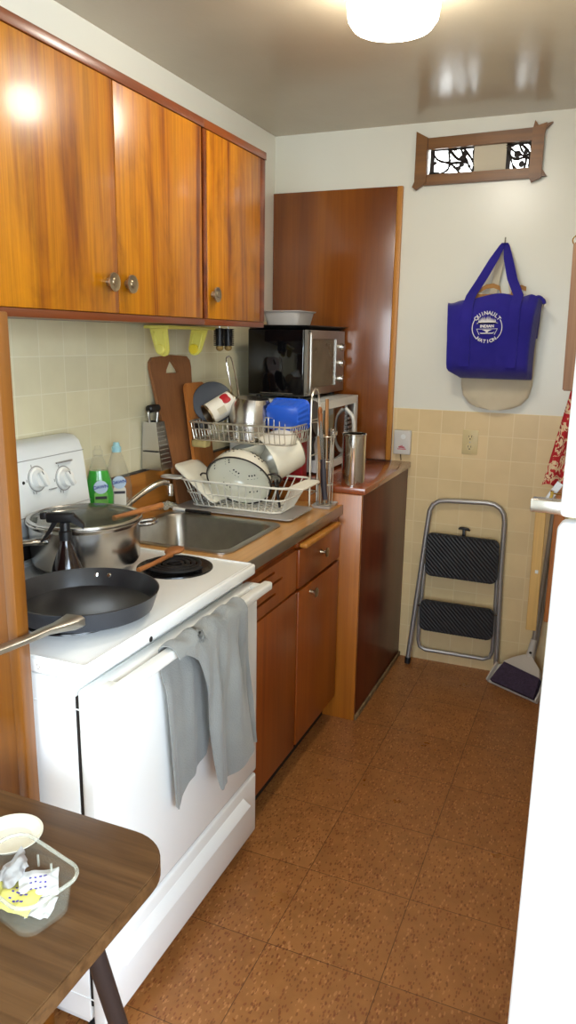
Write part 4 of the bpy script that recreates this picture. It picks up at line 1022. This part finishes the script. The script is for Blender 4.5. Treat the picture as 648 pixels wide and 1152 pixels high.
for a in (-.6, 1.1): m.tube(spline([(UX+cr*math.cos(a), UY+cr*math.sin(a), 1.185), (UX+(cr+.012)*math.cos(a), UY+(cr+.012)*math.sin(a), 1.20), (UX+(cr+.022)*math.cos(a), UY+(cr+.022)*math.sin(a), 1.185), (UX+(cr+.024)*math.cos(a), UY+(cr+.024)*math.sin(a), 1.20)], 5), .0022, 6)
m.build('wire_cage', 'chromewire', CA)
zb = ZC+.012
g_ = 'utensils in the chrome caddy'
m = M().tube([(UX+.006, UY-.002, zb), (UX+.002, UY-.003, 1.15), (UX-.001, UY-.003, 1.22), (UX-.002, UY-.003, 1.325)], [.006, .006, .011, .0105], 10, flat=.6)
m.one('wooden_spatula', 'handlewood', (UX, UY, zb), 'tall flat light wooden handle sticking up from the caddy', 'spatula', g_)
m = M().tube([(UX-.016, UY+.002, zb), (UX-.022, UY+.002, 1.12), (UX-.03, UY+.002, 1.27)], [.005, .0055, .009], 10); m.ball((UX-.031, UY+.002, 1.278), .012, (.7, 1, 1.4)); m.one('wooden_spoon', 'spoonwood', (UX-.016, UY, zb), 'dark wooden spoon leaning left in the caddy', 'spoon', g_)
KN = thing('kitchen_knife', 'knife with a dark handle hung handle-down on the caddy', 'knife', (UX+.0, UY-.036, .96))
m = M().tube(spline([(UX-.002, UY-.034, 1.10), (UX+.002, UY-.036, 1.06), (UX+.006, UY-.037, 1.0), (UX+.013, UY-.037, .945)], 5), [.007]*5+[.0085]*6+[.0075]*5, 10, flat=1.4); m.build('handle', 'labeldark', KN)
m = M().loft([[(UX-.002+a, UY-.0345+b, 1.102) for a, b in ((-.006, -.001), (.006, -.001), (.006, .001), (-.006, .001))], [(UX-.010+a, UY-.0335+b, 1.19) for a, b in ((-.008, -.001), (.008, -.001), (.008, .001), (-.008, .001))], [(UX-.014+a, UY-.033+b, 1.245) for a, b in ((-.002, -.0006), (.002, -.0006), (.002, .0006), (-.002, .0006))]]); m.build('blade', 'steel', KN)
m = M().tube([(UX+.016, UY+.004, zb), (UX+.02, UY+.004, 1.10), (UX+.022, UY+.004, 1.155)], [.003, .003, .004], 8)
for k in range(4): m.tube([(UX+.022, UY+.004, 1.15), (UX+.013+k*.006, UY+.004, 1.17), (UX+.013+k*.006, UY+.004, 1.215)], .0016, 6)
m.one('fork', 'steel', (UX+.016, UY, zb), 'steel fork standing at the right of the caddy', 'fork', g_)
m = M().tube([(UX+.002, UY+.018, zb), (UX+.008, UY+.018, 1.12), (UX+.010, UY+.018, 1.16)], [.004, .004, .005], 8); m.ball((UX+.011, UY+.018, 1.185), .016, (1, .35, 1.6)); m.one('serving_spoon', 'steel', (UX, UY+.018, zb), 'steel spoon at the back of the caddy', 'spoon', g_)
m = M().tube([(UX-.014, UY-.012, zb), (UX-.022, UY-.013, 1.05), (UX-.026, UY-.014, 1.185)], [.0055, .0065, .0075], 8); m.one('chopstick', 'handlewood', (UX-.006, UY-.016, zb), 'short thin wooden stick in the front of the caddy', 'utensil', g_)

# ------------------------------------------------------------------ on the low cabinet: canister, microwave, toaster oven
Zc = .9855
CN = thing('steel_canister', 'tall shiny steel canister at the front of the low cabinet', 'canister', (.656, 2.782, Zc))
m = M().lathe([(0, 0), (.0445, 0), (.0455, .002), (.0455, .197), (.0475, .199), (.0475, .203), (.0455, .205), (.043, .203), (.0428, .006), (0, .005)], T(.656, 2.782, Zc), 48); m.build('body', 'chrome', CN)
MW = thing('microwave', 'white framed microwave under the toaster oven in the corner', 'microwave', (.25, 3.14, Zc))
mx, my0, my1, mz0, mz1 = .47, 2.90, 3.40, Zc+.012, 1.292
M().box(.05, mx-.03, my0, my1, mz0, mz1, .004).build('case', 'panelgrey', MW)
m = M().prism([(my0, mz0), (my1, mz0), (my1, mz1), (my0, mz1)], 0, .0295, YZ(mx-.0295), [[(my0+.03, mz0+.03), (my1-.035, mz0+.03), (my1-.035, mz1-.035), (my0+.03, mz1-.035)]]); m.build('front_frame', 'panelgrey', MW)
dr_ = M().box(mx-.029, mx-.006, my0+.0305, my1-.135, mz0+.0305, mz1-.0355, .002).build('door_window', 'blackgloss', MW)
m = M().tube(spline([(mx-.005, 3.235, mz0+.045), (mx+.03, 3.238, mz0+.09), (mx+.036, 3.24, mz0+.14), (mx+.03, 3.238, mz1-.09), (mx-.005, 3.235, mz1-.05)], 6), .009, 10); m.build('door_handle', 'whiteplastic', dr_, 'bowed white handle')
M().box(mx-.029, mx-.008, my1-.134, my1-.0355, mz0+.0305, mz1-.0355, .001).build('control_panel', 'black', MW)
m = M()
for k in range(9): m.box(mx-.009, mx-.004, my1-.12, my1-.05, mz0+.05+k*.02, mz0+.060+k*.02, .001)
m.build('buttons', 'greysteel', MW)
m = M()
for x in (.09, .4):
    for y in (2.94, 3.36): m.lathe([(0, Zc), (.014, Zc), (.014, mz0+.001), (0, mz0+.001)], T(x, y, 0), 12)
m.build('feet', 'black', MW)

TO = thing('toaster_oven', 'black and chrome toaster oven stacked on the microwave', 'toaster oven', (.25, 3.19, mz1))
ox0, ox1, oy0, oy1, oz0, oz1 = .112, .372, 2.95, 3.425, mz1+.014, 1.585
M().box(ox0, ox1, oy0, oy1, oz0, oz1, .008, 3).build('case', 'blackgloss', TO)
m = M()
for x in (.15, .34):
    for y in (2.985, 3.39): m.lathe([(0, mz1+.0005), (.014, mz1+.0005), (.012, oz0+.001), (0, oz0+.001)], T(x, y, 0), 12)
m.build('feet', 'black', TO)
m = M().box(ox0+.06, ox1-.05, oy0-.0012, oy0+.001, oz0+.010, oz0+.014); m.build('side_trim', 'steelsat', TO)
m = M().prism([(oy0+.002, oz0+.004), (oy1-.002, oz0+.004), (oy1-.002, oz1-.004), (oy0+.002, oz1-.004)], 0, .014, YZ(ox1+.0005), [[(oy0+.035, oz0+.035), (oy1-.115, oz0+.035), (oy1-.115, oz1-.04), (oy0+.035, oz1-.04)]], bev=0); m.build('front_frame', 'steelsat', TO)
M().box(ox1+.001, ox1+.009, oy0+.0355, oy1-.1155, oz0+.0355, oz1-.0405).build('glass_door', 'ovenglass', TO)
m = M().tube(spline([(ox1+.014, oy0+.012, oz1-.012), (ox1+.026, oy0+.006, oz1-.02), (ox1+.027, oy0+.004, oz1-.05), (ox1+.027, oy0+.004, oz0+.04), (ox1+.014, oy0+.01, oz0+.012)], 6), .007, 10); m.build('corner_handle', 'steelsat', TO)
for k in range(3):
    z = oz0+.06+k*.072
    M().lathe([(0, 0), (.019, 0), (.018, .012), (.014, .013), (.0135, .018), (0, .019)], frame((ox1+.0148, oy1-.055, z), (1, 0, 0)), 22).build('knob', 'chrome', TO)
m = M().loft([[(.246+a, 3.19+b, z) for a, b in rrect(w, h, .02, 4)] for w, h, z in ((.27, .46, oz1+.001), (.30, .50, oz1+.012), (.31, .51, oz1+.012), (.305, .505, oz1+.0145), (.29, .49, oz1+.0145), (.26, .45, oz1+.004))]); m.one('baking_sheet', 'black', (.246, 3.19, oz1), 'black baking sheet lying on top of the toaster oven', 'baking tray')
z0 = oz1+.0045
m = M().loft([[(.255+a, 3.06+b, z0+z) for a, b in rrect(w, h, .02, 5)] for w, h, z in ((.13, .15, 0), (.14, .16, .003), (.165, .19, .062), (.182, .205, .066), (.182, .205, .069), (.160, .186, .068), (.134, .155, .006))]); m.one('storage_container', 'frost', (.255, 3.06, z0), 'milky plastic container on the baking sheet above the toaster oven', 'container')

# ------------------------------------------------------------------ bags on the back wall
HK = M().lathe([(0, 0), (.012, 0), (.012, .003), (0, .004)], frame((1.086, D-.0005, 1.945), (0, -1, 0)), 16).tube(spline([(1.086, D-.003, 1.945), (1.086, D-.030, 1.944), (1.086, D-.05, 1.948), (1.086, D-.055, 1.965), (1.086, D-.052, 1.972)], 5), .003, 8)
HK.one('wall_hook', 'steelsat', (1.086, D, 1.945), 'small hook in the wall carrying the two bags', 'hook')
CV = thing('canvas_bag', 'cream canvas bag hanging behind the blue tote, its round bottom showing', 'bag', (1.085, 3.44, 1.25))
prof = [(1.25, .03), (1.258, .075), (1.275, .112), (1.31, .142), (1.36, .153), (1.5, .155), (1.66, .150), (1.70, .146)]
loops = []
for z, hw in prof:
    lp_ = []
    for k in range(40):
        a = 2*PI*k/40; c, s = math.cos(a), math.sin(a)
        d = .014+(.004 if z < 1.4 else 0)
        wob = .004*mnoise.noise(Vector((c*2, z*14, s))) if z > 1.26 else 0
        lp_.append((1.09+hw*math.copysign(abs(c)**.5, c), 3.444+d*math.copysign(abs(s)**.7, s)+wob*(1 if s < 0 else 0), z))
    loops.append(lp_)
M().loft(loops).build('sack', 'canvas', CV)
for sx_, tx in ((-.05, 1.066), (.055, 1.108)):
    m = M().loft([[(a+dx, 3.440+dy, z) for dx, dy in ((-.016, -.002), (.016, -.002), (.016, .002), (-.016, .002))] for a, z in ((1.09+sx_, 1.70), (1.088+sx_*.7, 1.78), (1.087+sx_*.35, 1.88))]+[[(1.086+dx, 3.418+dy, 1.951) for dx, dy in ((-.012, -.002), (.012, -.002), (.012, .002), (-.012, .002))]])
    m.build('strap', 'canvas', CV)
BB = thing('tote_bag', 'royal blue tote bag with a round white emblem hanging on the wall hook', 'bag', (1.06, 3.37, 1.385))
NB = 72
def sect(z, x0, x1, yf, yb, wf):
    out = []
    per = [((x0, yf), (x1, yf), 30), ((x1, yf), (x1+.02, (yf+yb)/2), 4), ((x1+.02, (yf+yb)/2), (x1, yb), 4), ((x1, yb), (x0, yb), 26), ((x0, yb), (x0+.004, (yf+yb)/2), 4), ((x0+.004, (yf+yb)/2), (x0, yf), 4)]
    for a, b, n in per:
        for k in range(n):
            f = k/n; x = a[0]+(b[0]-a[0])*f; y = a[1]+(b[1]-a[1])*f
            d = math.hypot(x-1.054, z-1.602); fl = min(1, max(0, (d-.07)/.05))
            y += 1.6*wf*fl*mnoise.noise(Vector((x*16, z*11, 3.1)))+.004*fl*math.sin(x*70+z*9)*(.3 if a[1] == b[1] else 0)
            out.append((x, y, z))
    return out
S_ = [(1.388, .945, 1.222, 3.368, 3.414), (1.396, .935, 1.225, 3.352, 3.416), (1.418, .900, 1.226, 3.322, 3.418), (1.432, .893, 1.226, 3.312, 3.419), (1.45, .891, 1.226, 3.308, 3.420), (1.50, .889, 1.226, 3.306, 3.420), (1.55, .888, 1.228, 3.306, 3.420), (1.60, .886, 1.230, 3.306, 3.420), (1.65, .884, 1.234, 3.306, 3.420), (1.69, .880, 1.240, 3.320, 3.420), (1.715, .876, 1.243, 3.345, 3.418)]
loops = [sect(z, x0, x1, yf, yb, .006) for z, x0, x1, yf, yb in S_]
for k, p in enumerate(loops[-1]):     # sagging top edge, higher between the straps
    x = p[0]; loops[-1][k] = (x, p[1], p[2]+.028*math.exp(-((x-1.09)/.09)**2)+.02*math.exp(-((x-1.22)/.03)**2)-.012*math.exp(-((x-.89)/.03)**2))
inner = [(1.06+(p[0]-1.06)*.985, 3.38+(p[1]-3.38)*.9, p[2]-.001) for p in loops[-1]]
inner2 = [(1.06+(p[0]-1.06)*.95, 3.38+(p[1]-3.38)*.8, 1.56) for p in loops[-1]]
m = M().loft(loops+[inner, inner2], True, True); m.build('bag_body', 'bluebag', BB, ang=70, norm=False)
for dx, tx in ((-.108, -.004), (.085, .004)):
    xa = 1.075+dx; m = M()
    def sec(x, y, z, w=.021, tw=0): return [(x-w, y, z), (x+w, y+tw, z), (x+w, y+.003+tw, z), (x-w, y+.003, z)]
    m.loft([sec(xa, 3.3005, 1.44), sec(xa, 3.2995, 1.6), sec(xa, 3.3005, 1.66), sec(xa, 3.314, 1.70), sec(xa+.006, 3.340, 1.735), sec(xa+(1.086-xa)*.35, 3.360, 1.80), sec(xa+(1.086-xa)*.7, 3.385, 1.885, .019), sec(1.086+tx*2.2, 3.404, 1.94, .012), sec(1.086+tx*.6, 3.412, 1.951, .010)])
    m.build('strap', 'bluebag', BB)
m = M().tube(spline([(1.225, 3.36, 1.722), (1.247, 3.352, 1.728), (1.265, 3.346, 1.715), (1.272, 3.344, 1.70)], 5), [.007]*10+[.008]*6, 8); z_ = m.build('zip_end', 'bluebag', BB)
M().tube([(1.270, 3.343, 1.700), (1.267, 3.342, 1.686)], .003, 6).build('zip_pull', 'greysteel', z_)
# emblem
em = T(1.054, 3.3005, 1.602) @ R(PI/2, 'X') @ R(.03, 'Z')
m = M(); RR = .061
N = 64; a0, a1 = math.radians(152), math.radians(152+236)
def ringarc(r, w, s, e, n=48):
    pts = [(r*math.cos(s+(e-s)*k/n), r*math.sin(s+(e-s)*k/n)) for k in range(n+1)]
    return [((r-w)*x/r, (r-w)*y/r) for x, y in pts], pts
def arc(r, w, s, e, n=40):
    i, o = ringarc(r, w, math.radians(s), math.radians(e), n); m.prism(o+i[::-1], 0, .0009, em)
arc(.0625, .0032, 146, 226); arc(.0625, .0032, -46, 32)
for i, ch in enumerate('QUINAULT'):
    a = math.radians(140-i*14.6); m.text(ch, .0215, em @ T(.0585*math.cos(a), .0585*math.sin(a)+.001, .0003) @ R(a-PI/2, 'Z'), .0006, .0006)
for i, ch in enumerate('NATION'):
    a = math.radians(-128+i*14.6); m.text(ch, .0195, em @ T(.0565*math.cos(a), .0565*math.sin(a), .0003) @ R(a+PI/2, 'Z'), .0006, .0006)
m.text('INDIAN', .0165, em @ T(0, .006, .0003), .0006, .0007)
rng = random.Random(5)
for k in range(16):
    x = -.034+k*.0045; h = .016+.012*math.sin(PI*k/15)+rng.uniform(-.004, .005)
    m.prism([(x-.003, .017), (x+.003, .017), (x+.0015, .017+h*.6), (x, .017+h), (x-.0018, .017+h*.55)], 0, .0009, em)
m.prism([(-.044, .017), (.044, .017), (.038, .021), (-.038, .021)], 0, .0009, em).prism([(-.044, -.004), (.044, -.004), (.042, -.0058), (-.042, -.0058)], 0, .0009, em)
m.prism([(-.030, -.020), (-.024, -.0245), (.024, -.0245), (.032, -.017), (.022, -.0205), (-.022, -.0205)], 0, .0009, em)
m.prism([(-.020, -.008), (.022, -.008), (.006, -.0145), (.003, -.020), (-.003, -.020), (-.006, -.0145)], 0, .0009, em)
m.prism([(-.043, -.006), (-.041, -.006), (-.030, -.028), (-.032, -.029)], 0, .0009, em).prism([(.043, -.006), (.041, -.006), (.030, -.028), (.032, -.029)], 0, .0009, em)
m.build('emblem', 'logo', BB, 'round white printed emblem with lettering')
PB = thing('paper_bag', 'folded brown paper bag whose handles poke out of the blue tote', 'bag', (1.06, 3.385, 1.565))
m = M().box(.95, 1.17, 3.372, 3.384, 1.565, 1.742, .002); m.build('folded_bag', 'kraft', PB)
m = M()
m.loft([[(x, 3.366+dy, z+dz) for dy, dz in ((0, -.009), (0, .009), (.003, .009), (.003, -.009))] for x, z in ((.992, 1.735), (1.0, 1.755), (1.03, 1.772), (1.06, 1.775), (1.085, 1.765), (1.092, 1.74))])
m.loft([[(x, 3.388+dy, z+dz) for dy, dz in ((0, -.009), (0, .009), (.003, .009), (.003, -.009))] for x, z in ((1.13, 1.742), (1.142, 1.765), (1.17, 1.77), (1.19, 1.762))])
m.build('handle', 'kraft', PB)

# ------------------------------------------------------------------ step stool
ST = thing('step_stool', 'folded steel step stool with two black steps leaning on the back wall', 'step stool', (.985, 3.40, 0))
def yl(z): return 3.388+.052*z/.8       # leaning plane
def P3(x, z, dy=0): return (x, yl(z)+dy+.05*max(0, (x-.8)/.4)*(1-z/.85), z)
pts = [P3(.777, .012)]+[P3(.777+.05*f, .012+.70*f) for f in (.3, .6, 1.)]+[P3(.832, .765), P3(.846, .795), P3(.872, .813), P3(.91, .819)]+[P3(1.09, .826)]+[P3(1.125, .822), P3(1.152, .807), P3(1.170, .78), P3(1.176, .74)]+[P3(1.178, .5), P3(1.186, .25), P3(1.192, .012)]
M().tube(pts, .0115, 12).build('front_frame', 'greysteel', ST)
pts = [P3(.822, .50, .022), P3(.815, .25, .022), (.812, 3.440, .11), (.822, 3.442, .075), (.85, 3.444, .062), (1.13, 3.450, .062), (1.158, 3.451, .075), (1.168, 3.452, .11), P3(1.166, .25, .016), P3(1.162, .50, .016)]
M().tube(pts, .010, 12).build('rear_frame', 'greysteel', ST)
def step(x0, x1, z0, z1, sk):
    c = [(a, b) for a, b in rrect(x1-x0, z1-z0, .03, 6)]
    mt = Matrix(((1, 0, 0, (x0+x1)/2), (.05, -.06, 1, yl((z0+z1)/2)-.030), (sk, 1, 0, (z0+z1)/2), (0, 0, 0, 1)))
    m = M().mat('step').prism(c, 0, .022, mt, bev=.004); m.mat('blackrubber'); n = 22
    for k in range(n):      # ribbed rim
        x = x0+.03+(x1-x0-.06)*k/(n-1)
        for z in (z0+.006, z1-.006): m.box(-.004, .004, -.005, .005, -.002, .002, .001, 1, mt @ T(x-(x0+x1)/2, z-(z0+z1)/2, 0))
    m.build('step', None, ST)
step(.835, 1.166, .455, .668, -.02); step(.826, 1.170, .186, .342, -.02)
m = M().tube(spline([P3(.975, .694, -.01), P3(.985, .698, -.012), P3(1.0, .698, -.012), P3(1.015, .696, -.012), P3(1.026, .690, -.01)], 4), [.005]*3+[.007]*11+[.005]*3, 10).box(.994, 1.008, yl(.67)-.02, yl(.67)-.006, .655, .695, .002); m.build('release_handle', 'black', ST)
m = M().tube([P3(.777, .0), P3(.7775, .03)], .0145, 12).tube([P3(1.192, .0), P3(1.1915, .03)], .0145, 12); m.build('feet', 'black', ST)
m = M()
for x, z in ((.822, .58), (.808, .30), (1.174, .58), (1.181, .30)): m.tube([P3(x, z, -.004), P3(x+(.02 if x < 1 else -.02), z, -.016)], .005, 8)
m.build('rivets', 'chrome', ST)

# ------------------------------------------------------------------ broom and dustpan by the right wall
DP = thing('dustpan', 'pale grey dustpan standing in the right back corner', 'dustpan', (1.30, 3.32, 0))
a_, b_ = Vector((1.172, 3.335, .004)), Vector((1.395, 3.205, .004)); e = (b_-a_).normalized(); up_ = Vector((.30, .60, .62)).normalized(); n_ = e.cross(up_).normalized()
if n_.y > 0: n_ = -n_
dm = Matrix(((e.x, up_.x, n_.x, a_.x), (e.y, up_.y, n_.y, a_.y), (e.z, up_.z, n_.z, a_.z), (0, 0, 0, 1)))
m = M().prism([(0, 0), (.262, 0), (.262, .095), (.20, .135), (.062, .135), (.004, .10)], -.006, 0, dm, bev=.001)
m.box(-.004, .004, .0, .10, -.006, .022, .002, 1, dm).box(.258, .266, .0, .10, -.006, .022, .002, 1, dm)
m.build('pan', 'broomgrey', DP)
m = M().tube([dm @ Vector((.16, .12, -.004)), (1.366, 3.420, .22), (1.395, 3.447, .62)], .0095, 10); m.build('handle', 'handlegrey', DP)
BR = thing('broom', 'angle broom with dark purple bristles clipped into the grey dustpan', 'broom', (1.29, 3.30, .03))
bm2_ = dm
m = M().loft([[dm @ Vector(p) for p in ((.020, .006, .003), (.252, .006, .003), (.252, .006, .026), (.020, .006, .026))], [dm @ Vector(p) for p in ((.030, .06, .003), (.245, .06, .003), (.245, .06, .030), (.030, .06, .030))], [dm @ Vector(p) for p in ((.045, .118, .003), (.235, .105, .003), (.235, .105, .034), (.045, .118, .034))]]); m.build('bristles', 'purple', BR)
m = M().loft([[dm @ Vector(p) for p in ((.040, .110, .001), (.240, .100, .001), (.240, .100, .038), (.040, .110, .038))], [dm @ Vector(p) for p in ((.075, .148, .003), (.215, .140, .003), (.215, .140, .036), (.075, .148, .036))], [dm @ Vector(p) for p in ((.120, .185, .006), (.150, .185, .006), (.150, .185, .032), (.120, .185, .032))]])
s0 = dm @ Vector((.135, .18, .018)); s1 = s0+Vector((.012, .015, .085)); m.tube([s0, s1], [.017, .014], 14); hd_ = m.build('head', 'broomgrey', BR)
M().lathe([(0, .0015), (.006, .0015), (.006, 0)], frame(s0+Vector((.004, -.0145, .03)), (.0, -1, .2)), 12).build('clip_hole', 'darkgap', hd_)
M().tube([s1, s1+Vector((.012, .02, .2)), s1+Vector((.03, .058, .66))], .0105, 12).build('handle', 'handlegrey', BR)

# ------------------------------------------------------------------ hanging things on the right wall
def wall_hook(x, y, z, lab):
    m = M().lathe([(0, 0), (.010, 0), (.010, .003), (0, .004)], frame((1.4995, y, z), (-1, 0, 0)), 14).tube([(1.497, y, z), (x, y, z), (x-.006, y, z+.012)], .003, 8)
    return m.one('wall_hook', 'brass', (1.499, y, z), lab, 'hook')
RD = thing('wooden_bar', 'grey-brown wooden bar hanging by a brass ring at the right edge', 'wooden bar', (1.41, 3.0, 1.37))
m = M().prism([(1.389, -.014), (1.432, -.014), (1.432, .014), (1.389, .014)], 1.372, 1.895, bev=.004, mtx=T(0, 3.0, 0) @ Matrix(((1, 0, -.02, .029), (0, 1, 0, 0), (0, 0, 1, 0), (0, 0, 0, 1)))); m.build('bar', 'rod', RD)
M().tube([(1.392+.016*math.cos(2*PI*k/20), 3.0, 1.903+.016*math.sin(2*PI*k/20)) for k in range(20)], .0025, 6, closed=True).build('ring', 'brass', RD)
wall_hook(1.396, 3.0, 1.914, 'brass wall hook holding the ring of the wooden bar')
def apr(u, v):
    z = 1.43-.44*v; xl = 1.428-.085*v; x = xl+(1.488-xl)*u
    return (x, 3.10+.010*math.sin(u*14+v*2)*v+.03*u, z-.02*u*v+.012*math.sin(u*9)*v)
M().grid(apr, 30, 30, .002).one('apron', 'apron', (1.44, 3.1, 1.0), 'red leaf-patterned apron hanging beside the tan tiles at the right', 'apron', ang=80)
wall_hook(1.47, 3.114, 1.428, 'small brass hook behind the red apron')
BD = thing('hanging_board', 'long pale wooden board hanging by yellow twine on the right wall', 'board', (1.36, 3.08, .39))
m = M().box(1.334, 1.375, 3.072, 3.088, .385, .90, .002, 1, T(1.35, 0, .39) @ Matrix(((1, 0, -.008, 0), (0, 1, 0, 0), (0, 0, 1, 0), (0, 0, 0, 1))) @ T(-1.35, 0, -.39)); m.build('plank', 'beech', BD)
m = M().box(1.350, 1.362, 3.0705, 3.0715, .632, .646); m.build('sticker', 'panelgrey', BD)
m = M().tube(spline([(1.345, 3.085, .895), (1.352, 3.066, .915), (1.372, 3.064, .925), (1.385, 3.07, .955), (1.385, 3.07, .975)], 5), .006, 8).tube(spline([(1.372, 3.064, .925), (1.345, 3.06, .925), (1.33, 3.055, .915)], 4), .006, 8).tube(spline([(1.372, 3.064, .925), (1.372, 3.062, .905), (1.366, 3.06, .885)], 4), .005, 8); m.build('twine', 'twine', BD)
wall_hook(1.388, 3.07, .966, 'brass hook holding the yellow twine of the pale board')
BN = thing('hanging_board', 'brown wooden board hanging just right of the pale one', 'board', (1.42, 3.11, .42)); M().box(1.40, 1.44, 3.10, 3.116, .42, 1.0, .003, 1).build('plank', 'orangeboard', BN)
wall_hook(1.42, 3.1175, .985, 'brass hook behind the brown hanging board')
m = M()
a_, b_ = Vector((1.412, 3.096, 1.006)), Vector((1.357, 3.092, .912)); t_ = (b_-a_).normalized(); sd = Vector((-t_.z, 0, t_.x))
m.loft([[p+sd*.013*s+Vector((0, dy, 0)) for s, dy in ((-1, 0), (1, 0), (1, .003), (-1, .003))] for p in (a_, b_)])
m.build('hanging_strap', 'alu', BN, 'grey metal strap at the top')

# ------------------------------------------------------------------ on the table
ZT_ = .7412
wm = T(.722, .812, ZT_) @ Matrix.Scale(.82, 4)
m = M().lathe([(0, 0), (.04, 0), (.043, .003), (.058, .018), (.062, .019), (.062, .021), (.057, .0205), (.041, .005), (0, .003)], wm, 40); m.one('saucer', 'creamenamel', (.722, .812, ZT_), 'small white dish on the table behind the clear tub', 'dish')
tm_ = T(.838, .712, ZT_) @ R(math.radians(-14), 'Z')
TBX = thing('clear_tub', 'clear plastic tub of crumpled packets on the folding table', 'tub', (.838, .712, ZT_))
def rl(w, h, r, z): return [(a, b, z) for a, b in rrect(w, h, r, 7)]
m = M().loft([rl(.125, .078, .022, 0), rl(.128, .081, .024, .003), rl(.142, .092, .026, .050), rl(.150, .099, .028, .054), rl(.156, .104, .029, .055), rl(.157, .105, .029, .060), rl(.151, .100, .028, .0605), rl(.146, .095, .026, .057), rl(.138, .088, .025, .049), rl(.123, .076, .022, .005)], True, True, mtx=tm_)
m.build('tub_body', 'tubclear', TBX)
m = M()
for x in (-.02, .012): m.box(x, x+.002, .0385, .041, .030, .050, mtx=tm_)
for v in (): pass
m.build('moulded_ribs', 'tubrim', TBX)
M().tube([tm_ @ Vector((a, b, .0595)) for a, b in rrect(.155, .103, .029, 8)], .0028, 8, closed=True).build('rim', 'tubrim', TBX)
def packet(x, y, z, w, h, rot, mat, lab, seed, tilt=.3, prn=True):
    pm2 = tm_ @ T(x, y, z) @ R(rot, 'Z') @ R(tilt, 'X')
    def f(u, v):
        p = Vector(((u-.5)*w, (v-.5)*h, 0)); edge = min(u, 1-u, v, 1-v)
        k = .006*mnoise.noise(Vector((u*3.2+seed, v*3.2, seed*.7)))+.002*mnoise.noise(Vector((u*8+seed, v*8, seed)))
        p.z = k+.004*min(1, edge*6); p.x += .0015*mnoise.noise(Vector((v*5, seed, 2))); p.y += .0015*mnoise.noise(Vector((u*5, seed, 9)))
        return pm2 @ p
    t = thing('packet', lab, 'packet', tuple(pm2.translation), 'crumpled packets in the clear tub')
    M().grid(f, 16, 16, .0012).build('wrapper', mat, t, ang=50)
    if prn:
        m = M()
        for k in range(3):
            for j in range(4):
                h1, h2 = abs(mnoise.noise(Vector((k*3.1+seed, j*2.3, 1)))), mnoise.noise(Vector((k*1.7, j*4.1+seed, 2)))
                u0, v0, wq = .28+j*.12, .28+k*.2+.05*h2, .05+.07*h1
                c = [f(u0, v0), f(u0+wq, v0+.03*h2), f(u0+wq, v0+.05+.03*h2), f(u0, v0+.045)]
                nn = (c[1]-c[0]).cross(c[3]-c[0]).normalized()*.0007
                m.loft([[p-nn*.3 for p in c], [p+nn for p in c]])
        m.build('print', 'packprint', t)
packet(.005, -.008, .022, .058, .050, .3, 'packyellow', 'yellow packet on top in the clear tub', 1.3, .25)
packet(.012, .018, .030, .055, .038, .9, 'packwhite', 'white packet with violet print at the back of the clear tub', 4.1, .5)
packet(-.034, .008, .036, .05, .05, -.4, 'foil', 'grey shiny packet at the left of the clear tub', 7.7, .7, False)
packet(-.03, -.012, .014, .05, .045, 1.2, 'packyellow', 'pale yellow packet at the bottom left of the clear tub', 9.2, .1, False)
packet(.036, .004, .014, .036, .036, .5, 'packwhite', 'small white packet at the right of the clear tub', 5.5, .2, False)

# ------------------------------------------------------------------ light and camera
def area(name, loc, rot, sx, sy, power, col):
    l = bpy.data.lights.new(name, 'AREA'); l.shape = 'RECTANGLE'; l.size = sx; l.size_y = sy; l.energy = power; l.color = col
    o = bpy.data.objects.new(name, l); COL.objects.link(o); o.location = loc; o.rotation_euler = rot; return o
area('window_daylight', ((wx0+wx1)/2, -1.70, (wz0+wz1)/2), (PI/2, 0, 0), wx1-wx0-.1, wz1-wz0-.1, 40, (.80, .90, 1.))
area('side_window_daylight', (2.80, -.3, 1.425), (PI/2, 0, PI/2), 1.9, 1.35, 62, (.66, .82, 1.))
w = bpy.data.worlds.new('World'); scene.world = w; w.use_nodes = True
nt = w.node_tree; nt.nodes.clear()
sky = nt.nodes.new('ShaderNodeTexSky'); sky.sky_type = 'NISHITA'; sky.sun_disc = False; sky.sun_elevation = math.radians(40); sky.sun_rotation = math.radians(120)
bgn = nt.nodes.new('ShaderNodeBackground'); bgn.inputs[1].default_value = .25; ow = nt.nodes.new('ShaderNodeOutputWorld')
nt.links.new(sky.outputs[0], bgn.inputs[0]); nt.links.new(bgn.outputs[0], ow.inputs[0])

f, yaw, pit, rol, cxx, czz = 842.104, 22.5999, 13.0887, .9194, 1.5384, 1.5472
a, b, c = map(math.radians, (yaw, pit, rol))
fw = Vector((-math.sin(a)*math.cos(b), math.cos(a)*math.cos(b), -math.sin(b))); r_ = Vector((math.cos(a), math.sin(a), 0)); u_ = r_.cross(fw)
r2 = r_*math.cos(c)+u_*math.sin(c); u2 = -r_*math.sin(c)+u_*math.cos(c)
cam = bpy.data.cameras.new('Camera'); co = bpy.data.objects.new('Camera', cam); COL.objects.link(co)
mw = Matrix((r2, u2, -fw)).transposed().to_4x4(); mw.translation = (cxx, 0, czz); co.matrix_world = mw
cam.sensor_fit = 'AUTO'; cam.sensor_width = 36; cam.lens = f/1152*36; cam.clip_start = .02
scene.camera = co
vs = scene.view_settings
vs.view_transform = 'Standard'; vs.look = 'None'; vs.gamma = 1; vs.use_curve_mapping = False; vs.exposure = 0.74
scene.cycles.max_bounces = 10; scene.cycles.glossy_bounces = 5; scene.cycles.transmission_bounces = 10; scene.cycles.transparent_max_bounces = 10
scene.cycles.caustics_reflective = False; scene.cycles.caustics_refractive = False
scene.cycles.sample_clamp_indirect = 6
